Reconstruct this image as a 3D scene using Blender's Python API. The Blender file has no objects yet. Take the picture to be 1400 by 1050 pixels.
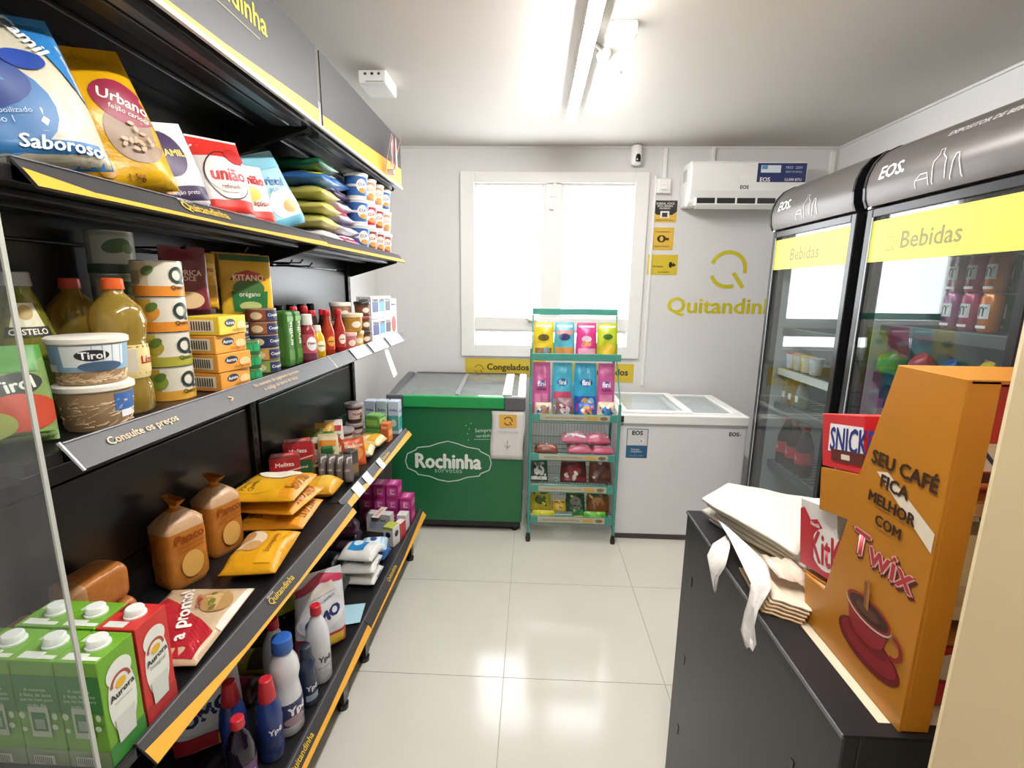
import bpy, bmesh, math, random
from mathutils import Vector, Matrix, Euler
PI = math.pi
scene = bpy.context.scene
COL = scene.collection

# ------------------------------------------------------------------ camera
cam_d = bpy.data.cameras.new('camera'); cam = bpy.data.objects.new('camera', cam_d); COL.objects.link(cam)
cam_d.sensor_width = 36.0; cam_d.lens = 660.0 / 1400.0 * 36.0
cam_d.clip_start = 0.02
def cam_axes(pitch, yaw, roll):
    f = Vector((math.sin(yaw) * math.cos(pitch), math.cos(yaw) * math.cos(pitch), -math.sin(pitch)))
    r = Vector((math.cos(yaw), -math.sin(yaw), 0)); u = r.cross(f)
    return r * math.cos(roll) + u * math.sin(roll), u * math.cos(roll) - r * math.sin(roll), f
_r, _u, _f = cam_axes(math.radians(11.11), math.radians(-2.30), math.radians(0.72))
cam.matrix_world = Matrix(((_r.x, _u.x, -_f.x, 0), (_r.y, _u.y, -_f.y, 0), (_r.z, _u.z, -_f.z, 1.5), (0, 0, 0, 1)))
scene.camera = cam

# ------------------------------------------------------------------ world, exposure
world = bpy.data.worlds.new('overcast_sky'); scene.world = world; world.use_nodes = True
_bg = world.node_tree.nodes['Background']; _bg.inputs['Color'].default_value = (0.95, 0.975, 1.0, 1); _bg.inputs['Strength'].default_value = 9.0
vs = scene.view_settings
vs.view_transform = 'Standard'; vs.look = 'None'; vs.gamma = 1.0; vs.use_curve_mapping = False
vs.exposure = 0.22
LAMP_STRENGTH = 150.0

# ------------------------------------------------------------------ helpers
def lin(h):
    h = h.lstrip('#'); o = []
    for i in (0, 2, 4):
        c = int(h[i:i+2], 16) / 255.0
        o.append(c / 12.92 if c <= 0.04045 else ((c + 0.055) / 1.055) ** 2.4)
    return o
_mats = {}
def mat(hx, rough=0.5, metal=0.0, bump=0.0, bs=60.0, var=0.06, vs_=14.0, coat=0.0, emit=0.0, spec=0.5):
    key = (hx, rough, metal, bump, bs, var, vs_, coat, emit, spec)
    if key in _mats: return _mats[key]
    m = bpy.data.materials.new('mat_' + hx); m.use_nodes = True
    nt = m.node_tree; p = nt.nodes['Principled BSDF']; c = lin(hx)
    p.inputs['Roughness'].default_value = rough; p.inputs['Metallic'].default_value = metal
    p.inputs['Specular IOR Level'].default_value = spec
    if coat: p.inputs['Coat Weight'].default_value = coat; p.inputs['Coat Roughness'].default_value = 0.12
    tc = nt.nodes.new('ShaderNodeTexCoord')
    n = nt.nodes.new('ShaderNodeTexNoise'); n.inputs['Scale'].default_value = vs_; n.inputs['Detail'].default_value = 3
    nt.links.new(tc.outputs['Object'], n.inputs['Vector'])
    mx = nt.nodes.new('ShaderNodeMix'); mx.data_type = 'RGBA'
    mx.inputs['A'].default_value = [x * (1 - var) for x in c] + [1]
    mx.inputs['B'].default_value = [min(1, x * (1 + var)) for x in c] + [1]
    nt.links.new(n.outputs['Fac'], mx.inputs['Factor']); nt.links.new(mx.outputs['Result'], p.inputs['Base Color'])
    if bump:
        n2 = nt.nodes.new('ShaderNodeTexNoise'); n2.inputs['Scale'].default_value = bs; n2.inputs['Detail'].default_value = 4
        nt.links.new(tc.outputs['Object'], n2.inputs['Vector'])
        b = nt.nodes.new('ShaderNodeBump'); b.inputs['Strength'].default_value = bump; b.inputs['Distance'].default_value = 0.004
        nt.links.new(n2.outputs['Fac'], b.inputs['Height']); nt.links.new(b.outputs['Normal'], p.inputs['Normal'])
    if emit:
        p.inputs['Emission Color'].default_value = c + [1]; p.inputs['Emission Strength'].default_value = emit
    _mats[key] = m; return m
def film(hx, b=0.6): return mat(hx, 0.28, 0, b, 45, 0.08, 25)
def card(hx): return mat(hx, 0.42, 0, 0, 60, 0.04, 20)
def plas(hx, r=0.3): return mat(hx, r, 0, 0, 60, 0.04, 20)
def ink(hx): return mat(hx, 0.4, 0, 0, 60, 0.03, 30)
def glass(name, tint=(1, 1, 1), ior=1.5, rough=0.0, haze=0.0):
    if name in _mats: return _mats[name]
    m = bpy.data.materials.new(name); m.use_nodes = True; nt = m.node_tree
    for n in list(nt.nodes): nt.nodes.remove(n)
    out = nt.nodes.new('ShaderNodeOutputMaterial'); t = nt.nodes.new('ShaderNodeBsdfTransparent')
    t.inputs['Color'].default_value = (*tint, 1); g = nt.nodes.new('ShaderNodeBsdfGlossy'); g.inputs['Roughness'].default_value = rough
    f = nt.nodes.new('ShaderNodeFresnel'); ge = nt.nodes.new('ShaderNodeNewGeometry')
    ma = nt.nodes.new('ShaderNodeMath'); ma.operation = 'MULTIPLY_ADD'; ma.inputs[1].default_value = 1/ior - ior; ma.inputs[2].default_value = ior
    nt.links.new(ge.outputs['Backfacing'], ma.inputs[0]); nt.links.new(ma.outputs[0], f.inputs['IOR'])   # same reflectance on both faces of a thin sheet
    mx = nt.nodes.new('ShaderNodeMixShader')
    nt.links.new(f.outputs['Fac'], mx.inputs['Fac']); nt.links.new(t.outputs[0], mx.inputs[1]); nt.links.new(g.outputs[0], mx.inputs[2])
    last = mx
    if haze:
        d = nt.nodes.new('ShaderNodeBsdfDiffuse'); d.inputs['Color'].default_value = (0.85, 0.87, 0.88, 1)
        nz = nt.nodes.new('ShaderNodeTexNoise'); nz.inputs['Scale'].default_value = 9.0
        ml = nt.nodes.new('ShaderNodeMath'); ml.operation = 'MULTIPLY'; ml.inputs[1].default_value = haze * 2
        nt.links.new(nz.outputs['Fac'], ml.inputs[0])
        m2 = nt.nodes.new('ShaderNodeMixShader'); nt.links.new(ml.outputs[0], m2.inputs['Fac'])
        nt.links.new(mx.outputs[0], m2.inputs[1]); nt.links.new(d.outputs[0], m2.inputs[2]); last = m2
    nt.links.new(last.outputs[0], out.inputs['Surface']); _mats[name] = m; return m
def liquid(hx, rough=0.05):
    key = 'liq' + hx
    if key in _mats: return _mats[key]
    m = bpy.data.materials.new(key); m.use_nodes = True; p = m.node_tree.nodes['Principled BSDF']
    p.inputs['Base Color'].default_value = lin(hx) + [1]; p.inputs['Roughness'].default_value = rough
    p.inputs['Transmission Weight'].default_value = 0.6; p.inputs['IOR'].default_value = 1.35
    p.inputs['Coat Weight'].default_value = 0.6
    _mats[key] = m; return m

class MB:
    def __init__(s): s.v = []; s.f = []; s.m = []; s.mats = []
    def mi(s, m):
        if m is None: return 0
        if m not in s.mats: s.mats.append(m)
        return s.mats.index(m)
    def add(s, vs_, fs, m=None):
        k = s.mi(m); b = len(s.v); s.v += [tuple(v) for v in vs_]
        for f in fs: s.f.append([b + i for i in f]); s.m.append(k)
    def box(s, x0, x1, y0, y1, z0, z1, m=None):
        v = [(x, y, z) for x in (x0, x1) for y in (y0, y1) for z in (z0, z1)]
        s.add(v, [(0, 1, 3, 2), (4, 6, 7, 5), (0, 4, 5, 1), (2, 3, 7, 6), (0, 2, 6, 4), (1, 5, 7, 3)], m)
        return s
    def lathe(s, prof, n=20, c=(0, 0, 0), m=None, cap=True, sx=1, sy=1):
        b = []; k = len(prof)
        for r, z in prof:
            for i in range(n):
                a = 2 * PI * i / n; b.append((c[0] + r * sx * math.cos(a), c[1] + r * sy * math.sin(a), c[2] + z))
        fs = [(j*n + i, j*n + (i+1) % n, (j+1)*n + (i+1) % n, (j+1)*n + i) for j in range(k-1) for i in range(n)]
        if cap:
            fs.append(tuple(range(n-1, -1, -1))); fs.append(tuple((k-1)*n + i for i in range(n)))
        s.add(b, fs, m); return s
    def tube(s, pts, r, n=6, m=None):
        P = [Vector(p) for p in pts]; rings = []
        for i, p in enumerate(P):
            d = (P[min(i+1, len(P)-1)] - P[max(i-1, 0)]).normalized()
            a = d.cross(Vector((0, 0, 1)))
            if a.length < 1e-3: a = d.cross(Vector((0, 1, 0)))
            a.normalize(); b = d.cross(a)
            rings += [p + a * r * math.cos(2*PI*k/n) + b * r * math.sin(2*PI*k/n) for k in range(n)]
        L = len(P); fs = [(j*n + i, (j+1)*n + i, (j+1)*n + (i+1) % n, j*n + (i+1) % n) for j in range(L-1) for i in range(n)]
        fs.append(tuple(range(n))); fs.append(tuple((L-1)*n + i for i in range(n-1, -1, -1)))
        s.add(rings, fs, m); return s
    def prism(s, poly, ax, a, b, m=None):
        # poly: list of 2D points in the two other axes (in x,y,z order), extruded along axis ax from a to b
        def mk(p, t):
            q = list(p); q.insert(ax, t); return tuple(q)
        n = len(poly); v = [mk(p, a) for p in poly] + [mk(p, b) for p in poly]
        fs = [tuple(range(n)), tuple(range(2*n-1, n-1, -1))] + [(i, n+i, n+(i+1) % n, (i+1) % n) for i in range(n)]
        s.add(v, fs, m); return s
    def build(s, name, m=None, parent=None, loc=(0, 0, 0), rot=(0, 0, 0), smooth=None, bevel=0, bseg=2, kind=None):
        me = bpy.data.meshes.new(name); me.from_pydata(s.v, [], s.f)
        ms = s.mats if s.mats else [m]
        for x in ms: me.materials.append(x)
        if s.mats: me.polygons.foreach_set('material_index', s.m)
        me.validate(); bm = bmesh.new(); bm.from_mesh(me); bmesh.ops.recalc_face_normals(bm, faces=bm.faces); bm.to_mesh(me); bm.free()
        if smooth:
            for p in me.polygons: p.use_smooth = True
            me.set_sharp_from_angle(angle=math.radians(smooth))
        o = bpy.data.objects.new(name, me); COL.objects.link(o)
        if parent: o.parent = parent
        o.location = loc; o.rotation_euler = rot
        if bevel:
            b = o.modifiers.new('bevel', 'BEVEL'); b.width = bevel; b.segments = bseg; b.limit_method = 'ANGLE'; b.angle_limit = 0.6
        if kind: o['kind'] = kind
        return o
def tag(o, label, cat, group=None):
    o['label'] = label; o['category'] = cat
    if group: o['group'] = group
    return o
def thing(name, label, cat, loc=(0, 0, 0), rz=0, group=None, ry=0, rx=0):
    o = bpy.data.objects.new(name, None); COL.objects.link(o); o.empty_display_size = 0.05
    o.location = loc; o.rotation_euler = (rx, ry, rz); return tag(o, label, cat, group)

# ---- flat print: shapes and letters laid on a surface S(u, v, e)
_txt = {}
def text2d(s, bold=0.0):
    key = (s, bold)
    if key in _txt: return _txt[key]
    c = bpy.data.curves.new('t', 'FONT'); c.body = s; c.align_x = 'CENTER'; c.align_y = 'CENTER'; c.resolution_u = 2
    o = bpy.data.objects.new('t', c); COL.objects.link(o)
    dg = bpy.context.evaluated_depsgraph_get(); me = bpy.data.meshes.new_from_object(o.evaluated_get(dg))
    v = [(p.co.x, p.co.y) for p in me.vertices]; f = [list(p.vertices) for p in me.polygons]
    bpy.data.objects.remove(o); bpy.data.curves.remove(c); bpy.data.meshes.remove(me)
    xs = [p[0] for p in v] or [0]; ys = [p[1] for p in v] or [0]
    cx = (min(xs) + max(xs)) / 2; cy = (min(ys) + max(ys)) / 2
    v = [(a - cx, b - cy, 0) for a, b in v]
    if bold > 0.008:                                   # heavier strokes: the same letters laid again, slightly shifted
        v0, f0 = v, f; v = []; f = []
        for L_, (dx, dy) in enumerate(((0, 0), (bold, 0), (-bold, 0), (0, bold*.7), (0, -bold*.7))):
            k = len(v); v += [(a + dx, b + dy, L_) for a, b, _ in v0]; f += [[i + k for i in q] for q in f0]
    _txt[key] = (v, f, max(xs) - min(xs), max(ys) - min(ys)); return _txt[key]
def T(s, u, v, w, col, rot=0, bold=0.02, h=None, shear=0): return ('T', s, u, v, w, col, rot, bold, h, shear)
def Rc(u0, v0, u1, v1, col): return ('R', u0, v0, u1, v1, col)
def El(u, v, ru, rv, col, rot=0): return ('E', u, v, ru, rv, col, rot)
def Py(pts, col): return ('P', pts, col)
def Ln(pts, w, col, closed=False): return ('L', pts, w, col, closed)
def decal(parent, S, items, name='print', eps=0.0006, step=0.00025):
    mb = MB(); cell = 0.012
    for k, it in enumerate(items):
        e = eps + k * step; t = it[0]
        if t == 'R':
            _, u0, v0, u1, v1, col = it
            nu = max(1, min(24, int(abs(u1-u0)/cell))); nv = max(1, min(24, int(abs(v1-v0)/cell)))
            V = [S(u0+(u1-u0)*i/nu, v0+(v1-v0)*j/nv, e) for j in range(nv+1) for i in range(nu+1)]
            F = [(j*(nu+1)+i, j*(nu+1)+i+1, (j+1)*(nu+1)+i+1, (j+1)*(nu+1)+i) for j in range(nv) for i in range(nu)]
            mb.add(V, F, ink(col))
        elif t == 'E':
            _, cu, cv, ru, rv, col, rot = it; n = 24; ca, sa = math.cos(rot), math.sin(rot)
            rings = 3; V = [S(cu, cv, e)]
            for r in range(1, rings+1):
                for i in range(n):
                    a = 2*PI*i/n; x = ru*r/rings*math.cos(a); y = rv*r/rings*math.sin(a)
                    V.append(S(cu+x*ca-y*sa, cv+x*sa+y*ca, e))
            F = [(0, 1+i, 1+(i+1) % n) for i in range(n)]
            for r in range(rings-1):
                F += [(1+r*n+i, 1+(r+1)*n+i, 1+(r+1)*n+(i+1) % n, 1+r*n+(i+1) % n) for i in range(n)]
            mb.add(V, F, ink(col))
        elif t == 'P':
            _, pts, col = it; cu = sum(p[0] for p in pts)/len(pts); cv = sum(p[1] for p in pts)/len(pts); N = len(pts)
            tris = [((cu, cv), pts[i], pts[(i+1) % N]) for i in range(N)] if N > 4 else [(pts[0], pts[1], pts[2])] + ([(pts[0], pts[2], pts[3])] if N == 4 else [])
            for _k in range(3):                                              # split until the pieces are short enough to follow the surface
                new = []
                for a_, b_, c_ in tris:
                    if max(math.dist(a_, b_), math.dist(b_, c_), math.dist(c_, a_)) < .022 or parent.get('flat_print'): new.append((a_, b_, c_)); continue
                    ab, bc, ca_ = ((a_[0]+b_[0])/2, (a_[1]+b_[1])/2), ((b_[0]+c_[0])/2, (b_[1]+c_[1])/2), ((c_[0]+a_[0])/2, (c_[1]+a_[1])/2)
                    new += [(a_, ab, ca_), (ab, b_, bc), (ca_, bc, c_), (ab, bc, ca_)]
                tris = new
            for t3 in tris: mb.add([S(u, v, e) for u, v in t3], [(0, 1, 2)], ink(col))
        elif t == 'L':
            _, pts, w, col, closed = it; P0 = [Vector(p) for p in pts]; P = []; V = []
            for i in range(len(P0) if closed else len(P0)-1):                # short pieces, so that lines follow curved surfaces
                a_, b_ = P0[i], P0[(i+1) % len(P0)]; q_ = max(1, min(12, int((b_-a_).length/.008)))
                P += [a_.lerp(b_, j/q_) for j in range(q_)]
            if not closed: P.append(P0[-1])
            n = len(P)
            for i in range(n):
                if closed: d = P[(i+1) % n] - P[i-1]
                else: d = P[min(i+1, n-1)] - P[max(i-1, 0)]
                d.normalize(); nn = Vector((-d.y, d.x)) * w / 2
                V += [S(*(P[i]+nn), e), S(*(P[i]-nn), e)]
            m_ = n if closed else n-1
            mb.add(V, [(2*i, 2*i+1, (2*i+3) % (2*n), (2*i+2) % (2*n)) for i in range(m_)], ink(col))
        else:
            _, s, cu, cv, w, col, rot, bold, h, shear = it
            v, f, tw, th = text2d(s, bold)
            if not v: continue
            sc = w / tw; sy = sc if h is None else h / th; ca, sa = math.cos(rot), math.sin(rot)
            V = []
            for a, b, L_ in v:
                a2 = a*sc + shear*b*sy; b2 = b*sy; V.append(S(cu + a2*ca - b2*sa, cv + a2*sa + b2*ca, e + L_*.00005))
            mb.add(V, f, ink(col))
    me = bpy.data.meshes.new(name); me.from_pydata(mb.v, [], mb.f)
    for x in mb.mats: me.materials.append(x)
    me.polygons.foreach_set('material_index', mb.m); me.polygons.foreach_set('use_smooth', [True]*len(me.polygons))
    o = bpy.data.objects.new(name, me); COL.objects.link(o); o.parent = parent
    return o
def flatS(o, eu, ev, n):
    o, eu, ev, n = Vector(o), Vector(eu), Vector(ev), Vector(n)
    return lambda u, v, e: o + eu*u + ev*v + n*e
def cylS(rf, a0=0.0, r0=None):
    rr = r0 or (rf if not callable(rf) else rf(0))
    def S(u, v, e):
        r = (rf(v) if callable(rf) else rf) + e; a = a0 + u/rr
        return Vector((r*math.cos(a), r*math.sin(a), v))
    return S
def arc(cx, cy, r, a0, a1, n=18):
    return [(cx + r*math.cos(math.radians(a0+(a1-a0)*i/n)), cy + r*math.sin(math.radians(a0+(a1-a0)*i/n))) for i in range(n+1)]
def qlogo(cx, cy, R, w, col):
    return [Ln(arc(cx, cy, R, 160, -12, 22), w, col), Ln(arc(cx, cy, R, 202, 292, 14), w, col),
            Ln([(cx+.33*R, cy-.2*R), (cx+.95*R, cy-1.05*R)], w, col)]

# ------------------------------------------------------------------ the room shell
XL, XR, YB, YF, ZC = -1.115, 1.97, 3.45, -1.3, 2.43
m_wall = mat('e0dfdf', 0.7, 0, 0.05, 90, 0.02, 2.0)
m_ceil = mat('c9c4bd', 0.75, 0, 0.05, 60, 0.02, 1.5)
m_tile = mat('d6d2c7', 0.13, 0, 0.0, 8, 0.035, 5.0, spec=0.5)
m_grout = mat('a9a69c', 0.8)
m_white = mat('f1f0ee', 0.35, 0, 0, 60, 0.02)
def struct(o): o['kind'] = 'structure'; return o
floor = struct(MB().box(XL-.1, XR+.1, YF-.1, YB+.12, -0.15, -0.003).build('floor', m_grout))
TS = 0.628; tile_me = None
for i in range(-2, 4):
    for j in range(-5, 4):
        x0 = -0.085 + i*TS; y0 = 1.64 + j*TS
        xa, xb, ya, yb = max(x0, XL) + .0013, min(x0+TS, XR) - .0013, max(y0, YF) + .0013, min(y0+TS, YB) - .0013
        if xb - xa < .03 or yb - ya < .03: continue
        full = xb-xa > TS-.01 and yb-ya > TS-.01
        if full and tile_me:
            o = bpy.data.objects.new('floor_tile', tile_me); COL.objects.link(o); o.parent = floor; o.location = ((xa+xb)/2, (ya+yb)/2, 0)
        else:
            w, d = (xb-xa)/2, (yb-ya)/2
            o = MB().box(-w, w, -d, d, -.0029, 0).build('floor_tile', m_tile, floor, ((xa+xb)/2, (ya+yb)/2, 0))
            if full: tile_me = o.data
struct(MB().box(XL-.1, XR+.1, YF-.1, YB+.15, ZC, ZC+.1).build('ceiling', m_ceil))
WX0, WX1, WZ0, WZ1 = -.47, .72, 1.06, 2.235
wb = MB(); wb.box(XL-.1, WX0, YB, YB+.12, -.003, ZC); wb.box(WX1, XR+.1, YB, YB+.12, -.003, ZC); wb.box(WX0, WX1, YB, YB+.12, -.003, WZ0); wb.box(WX0, WX1, YB, YB+.12, WZ1, ZC)
struct(wb.build('wall_back', m_wall))
struct(MB().box(XL-.1, XL, YF, YB, -.003, ZC).build('wall_left', m_wall))
struct(MB().box(XR, XR+.1, YF, YB, -.003, ZC).build('wall_right', m_wall))
struct(MB().box(XL-.1, XR+.1, YF-.1, YF, -.003, ZC).build('wall_front', m_wall))
m_cream = mat('dcc79c', 0.6, 0, 0.12, 30, 0.06, 6)
struct(MB().box(.402, XR, .30, .42, 0, ZC).build('wall_partition', m_cream, bevel=.008))
struct(MB().box(XL, XR, YB-.012, YB, ZC-.012, ZC).build('trim_1', m_wall))
struct(MB().box(XR-.012, XR, .42, YB-.012, ZC-.012, ZC).build('trim_2', m_wall))

# window
win = MB()
F0, F1 = YB-.022, YB+.06
win.box(-.505, -.41, F0, F1, 1.025, 2.27); win.box(.665, .758, F0, F1, 1.025, 2.27)
win.box(-.41, .665, F0, F1, 2.2, 2.27); win.box(-.41, .665, F0, F1, 1.025, 1.11)
window = struct(win.build('window_1', m_white, bevel=.004))
sm = MB(); sm.box(.07, .18, YB+.0, YB+.05, 1.305, 2.2); sm.build('mullion', m_white, window, bevel=.004)
sm = MB(); sm.box(-.41, .665, YB-.005, YB+.05, 1.217, 1.305); sm.build('transom', m_white, window, bevel=.004)
for a, b, c, d in ((-.41, .07, 1.305, 2.2), (.18, .665, 1.305, 2.2), (-.41, .665, 1.11, 1.217)):
    sf = MB(); y0, y1 = YB+.01, YB+.04; t = .018
    sf.box(a, a+t, y0, y1, c, d); sf.box(b-t, b, y0, y1, c, d); sf.box(a+t, b-t, y0, y1, d-t, d); sf.box(a+t, b-t, y0, y1, c, c+t)
    sash = sf.build('sash', m_white, window, bevel=.002)
    MB().box(a+t, b-t, YB+.022, YB+.026, c+t, d-t).build('pane', glass('window_glass'), sash)
la = MB(); la.box(-.03, .03, -.012, 0, -.008, .008); la.tube([(0, -.012, 0), (0, -.03, 0), (-.045, -.032, .022)], .006)
la.build('latch', mat('b9bcc0', .3, .8), window, (.0, YB-.005, 1.275))
la2 = MB(); la2.box(-.014, .014, -.02, 0, -.09, .08); la2.box(-.02, .02, -.026, -.004, -.01, .03); la2.build('latch', m_white, window, (.125, YB, 2.12), (0, .12, 0), bevel=.003)

# conduits, sockets, camera on the back wall
c1 = MB(); c1.box(-.007, .007, -.014, 0, -.72, .70); tag(c1.build('cable_duct', m_white, None, (.80, YB, 1.55), bevel=.002), 'thin white cable duct running down the wall beside the window', 'cable duct')
c2 = MB(); c2.box(-.012, .012, -.018, 0, 0, .19); tag(c2.build('cable_duct', m_white, None, (.853, YB, 2.228), bevel=.002), 'short white cable duct from the ceiling to the wall socket', 'cable duct')
c3 = MB(); c3.box(-.014, .014, -.02, 0, -.5, .06); tag(c3.build('cable_duct', m_white, None, (1.925, YB, 2.34), bevel=.002), 'white cable duct in the corner above the far drinks fridge', 'cable duct')
sk = thing('wall_socket', 'small white socket box above the yellow and black notices', 'socket', (.85, YB, 2.185))
MB().box(-.045, .045, -.04, 0, -.05, .043).build('box', m_white, sk, bevel=.006)
MB().box(-.02, .02, -.055, -.04, -.03, .0).build('plug', m_white, sk, bevel=.004)
sc = thing('security_camera', 'white security camera with dark lens under the ceiling', 'camera', (.655, YB-.05, 2.365))
MB().lathe([(.012, -.062), (.03, -.055), (.036, -.03), (.036, .03), (.032, .055), (.02, .063)], 20).build('housing', m_white, sc, smooth=40)
MB().lathe([(.004, -.022), (.018, -.02), (.02, 0), (.016, .02), (.004, .028)], 16, sx=.9, sy=.6).build('lens', plas('15161a', .1), sc, (.006, -.03, -.025), (.1, 0, 0), smooth=60)
MB().box(-.012, .012, 0, .05, .02, .045).build('bracket', m_white, sc)

# wall notices and lettering
def plate(name, label, cat, x0, x1, z0, z1, col, items, y=YB, th=.003):
    w, h = x1-x0, z1-z0
    o = thing(name, label, cat, ((x0+x1)/2, y, (z0+z1)/2))
    MB().box(-w/2, w/2, -th, 0, -h/2, h/2).build('panel', card(col), o, bevel=.0008)
    if items: decal(o, flatS((0, -th, 0), (1, 0, 0), (0, 0, 1), (0, -1, 0)), items)
    return o
plate('wall_notice', 'square notice with black shield above yellow, topmost of three', 'notice', .795, .955, 1.955, 2.095, 'e9bf52',
      [Rc(-.08, .0, .08, .07, '2e2b30'), Py([(-.08, 0), (-.05, -.022), (.05, -.022), (.08, 0)], '2e2b30'), T('SORRIA, VOCE', 0, .05, .12, 'e8e4dc'), T('ESTA SENDO', 0, .035, .1, 'e8e4dc'), T('FILMADO', 0, .02, .07, 'e8e4dc'), Rc(-.03, -.04, .03, .002, 'f0eeea'), Rc(-.018, -.036, .018, -.008, '3a3740'), T('AMBIENTE MONITORADO', 0, -.056, .12, '8a6a20')])
plate('wall_notice', 'square yellow notice with black hand symbol, middle of three', 'notice', .795, .945, 1.775, 1.922, 'e3bb4a',
      [El(-.005, .0, .03, .024, '3a3128'), El(-.005, 0, .012, .016, 'e3bb4a'), Rc(.02, -.01, .045, .006, '3a3128'), T('AUTOATENDIMENTO', 0, .045, .1, '6a5320'), T('PASSE O PRODUTO', 0, -.05, .1, '6a5320')])
plate('wall_notice', 'wide yellow notice with small black arrow, lowest of three', 'notice', .782, .985, 1.61, 1.744, 'd9c139',
      [El(.055, 0, .012, .02, '2f2a20'), Rc(.055, -.006, .08, .006, '2f2a20'), Py([(.07, -.016), (.092, 0), (.07, .016)], '2f2a20'), T('ENTRADA', -.03, -.012, .07, '5a4a1c'), T('QUITANDINHA', .01, -.05, .08, '5a4a1c')])
plate('wall_sign', 'yellow frozen food sign under the window behind the green freezer', 'sign', -.48, .10, .876, 1.006, 'd9be3c',
      qlogo(-.19, -.012, .03, .007, '8f7c25') + [T('Congelados', .02, .0, .30, '332c20', bold=.03)], th=.004)
plate('wall_sign', 'yellow frozen food sign showing its right end beside the snack rack', 'sign', .15, .733, .85, .985, 'd9be3c',
      qlogo(-.1, -.012, .03, .007, '8f7c25') + [T('Congelados', .1, .0, .30, '332c20', bold=.03)], th=.004)
lg = thing('wall_lettering', 'yellow ring logo and shop name letters on the back wall', 'lettering', (1.32, YB-.001, 1.60))
S_w = flatS((0, 0, 0), (1, 0, 0), (0, 0, 1), (0, -1, 0))
decal(lg, S_w, qlogo(.01, .05, .115, .026, 'd2c52c'), 'ring_logo')
decal(lg, S_w, [T('Quitandinha', .02, -.205, .80, 'd2c52c', bold=.028, h=.125)], 'name_letters')

# air conditioner
ac = thing('air_conditioner', 'white split air conditioner with blue energy label on the back wall', 'air conditioner', (1.32, YB, 2.17))
prof = [(0, -.125), (-.15, -.14), (-.19, -.115), (-.212, -.05), (-.212, .105), (-.195, .128), (0, .135)]
MB().prism(prof, 0, -.355, .355).build('body', m_white, ac, bevel=.012, bseg=3)
MB().box(-.31, .31, -.2, -.165, -.138, -.092).build('outlet', plas('2c2c2e'), ac, (0, -.004, .0))
for k in range(6): MB().box(-.004, .004, -.215, -.17, -.135, -.09).build('louvre', m_white, ac, (-.31+.124*k, -.0, 0))
MB().box(-.31, .31, -.0035, .0035, -.02, .02).build('flap', m_white, ac, (0, -.2, -.142), (.9, 0, 0))
Sac = flatS((0, -.212, 0), (1, 0, 0), (0, 0, 1), (0, -1, 0))
decal(ac, Sac, [T('EOS', -.02, -.03, .05, '3a3a3c', bold=.04)], 'brand_letters')
decal(ac, Sac, [T('21°', -.03, .028, .04, 'ffffff', bold=.02)], 'temperature_digits')
decal(ac, Sac, [Rc(.05, .0, .345, .11, '27356b'), Rc(.07, .055, .19, .098, 'dfe8ee'), Rc(.075, .075, .11, .096, '4f9fc0'), T('EOS', .10, .015, .06, 'f2f2f2', bold=.03), T('12.000 BTU', .27, .015, .1, 'f2f2f2', bold=.02), T('SPLIT HI WALL', .27, .06, .1, 'b8c4e0'), T('FRIO  220V', .27, .085, .1, 'b8c4e0')], 'energy_label')
MB().box(-.01, .01, -.02, 0, .13, .255).build('pipe_duct', m_white, ac, (-.16, 0, 0))
MB().box(-.359, -.355, -.13, -.07, .02, .09).build('side_grille', mat('b9c2bd', .5), ac)

# ceiling fittings
def lamp(label, y0, y1):
    t = thing('tube_lamp', label, 'lamp', (.185, (y0+y1)/2, ZC), 0, 'ceiling tube lamps')
    L = (y1-y0)/2
    MB().prism([(-.026, 0), (.026, 0), (.026, -.036), (.021, -.036), (.021, -.03), (-.021, -.03), (-.021, -.036), (-.026, -.036)], 1, -L, L).build('batten', m_white, t)
    hb = MB(); n = 10; pr = [(.019*math.cos(PI+PI*i/n), -.036+.019*math.sin(PI+PI*i/n)) for i in range(n+1)]      # lower half of the tube gives the light
    hb.prism(pr, 1, -L+.02, L-.02); hb.build('tube', mat('fcfaf7', .5, 0, 0, 60, 0, 14, 0, LAMP_STRENGTH), t, smooth=40)
    for s in (-1, 1): MB().box(-.0265, .0265, -.012, .012, -.06, 0).build('end_cap', m_white, t, (0, s*(L-.008), 0), bevel=.004)
lamp('lit white tube lamp on the ceiling in front of the window', 1.52, 2.78)
lamp('lit white tube lamp added out of view on the ceiling nearest the viewer', .0, 1.26)  # added lamp, out of view, that brightens the near shelves
em = thing('emergency_light', 'small white box with three dots on the ceiling above the shelves', 'emergency light', (-.72, 2.38, ZC))
MB().box(-.062, .062, -.085, .085, -.055, 0).build('box', m_white, em, bevel=.006)
decal(em, flatS((0, -.085, -.028), (1, 0, 0), (0, 0, 1), (0, -1, 0)), [El(-.03, .012, .007, .006, '55585a'), El(0, .012, .007, .006, '2a2c2e'), El(.03, .012, .007, .006, '55585a')], 'indicators')
MB().box(-.03, .05, -.0865, -.085, -.05, -.044).build('slot', plas('b9b8b5'), em)
se = thing('motion_sensor', 'white ceiling sensor box beside the tube lamp', 'sensor', (.30, 1.95, ZC))
MB().box(-.05, .05, -.035, .035, -.045, 0).build('box', m_white, se, bevel=.006); MB().box(-.03, .03, -.037, -.034, -.036, -.008).build('cover', mat('c4c3c0', .4), se)
s2 = thing('junction_knob', 'small round white fitting beside the tube lamp', 'fitting', (.265, 2.15, ZC))
MB().lathe([(.03, 0), (.032, -.012), (.024, -.03), (.008, -.036)], 18).build('dome', m_white, s2, smooth=40)
MB().tube([(0, 0, -.006), (-.03, -.05, -.006), (-.06, -.09, -.006)], .006).build('cable', m_white, s2)
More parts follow.
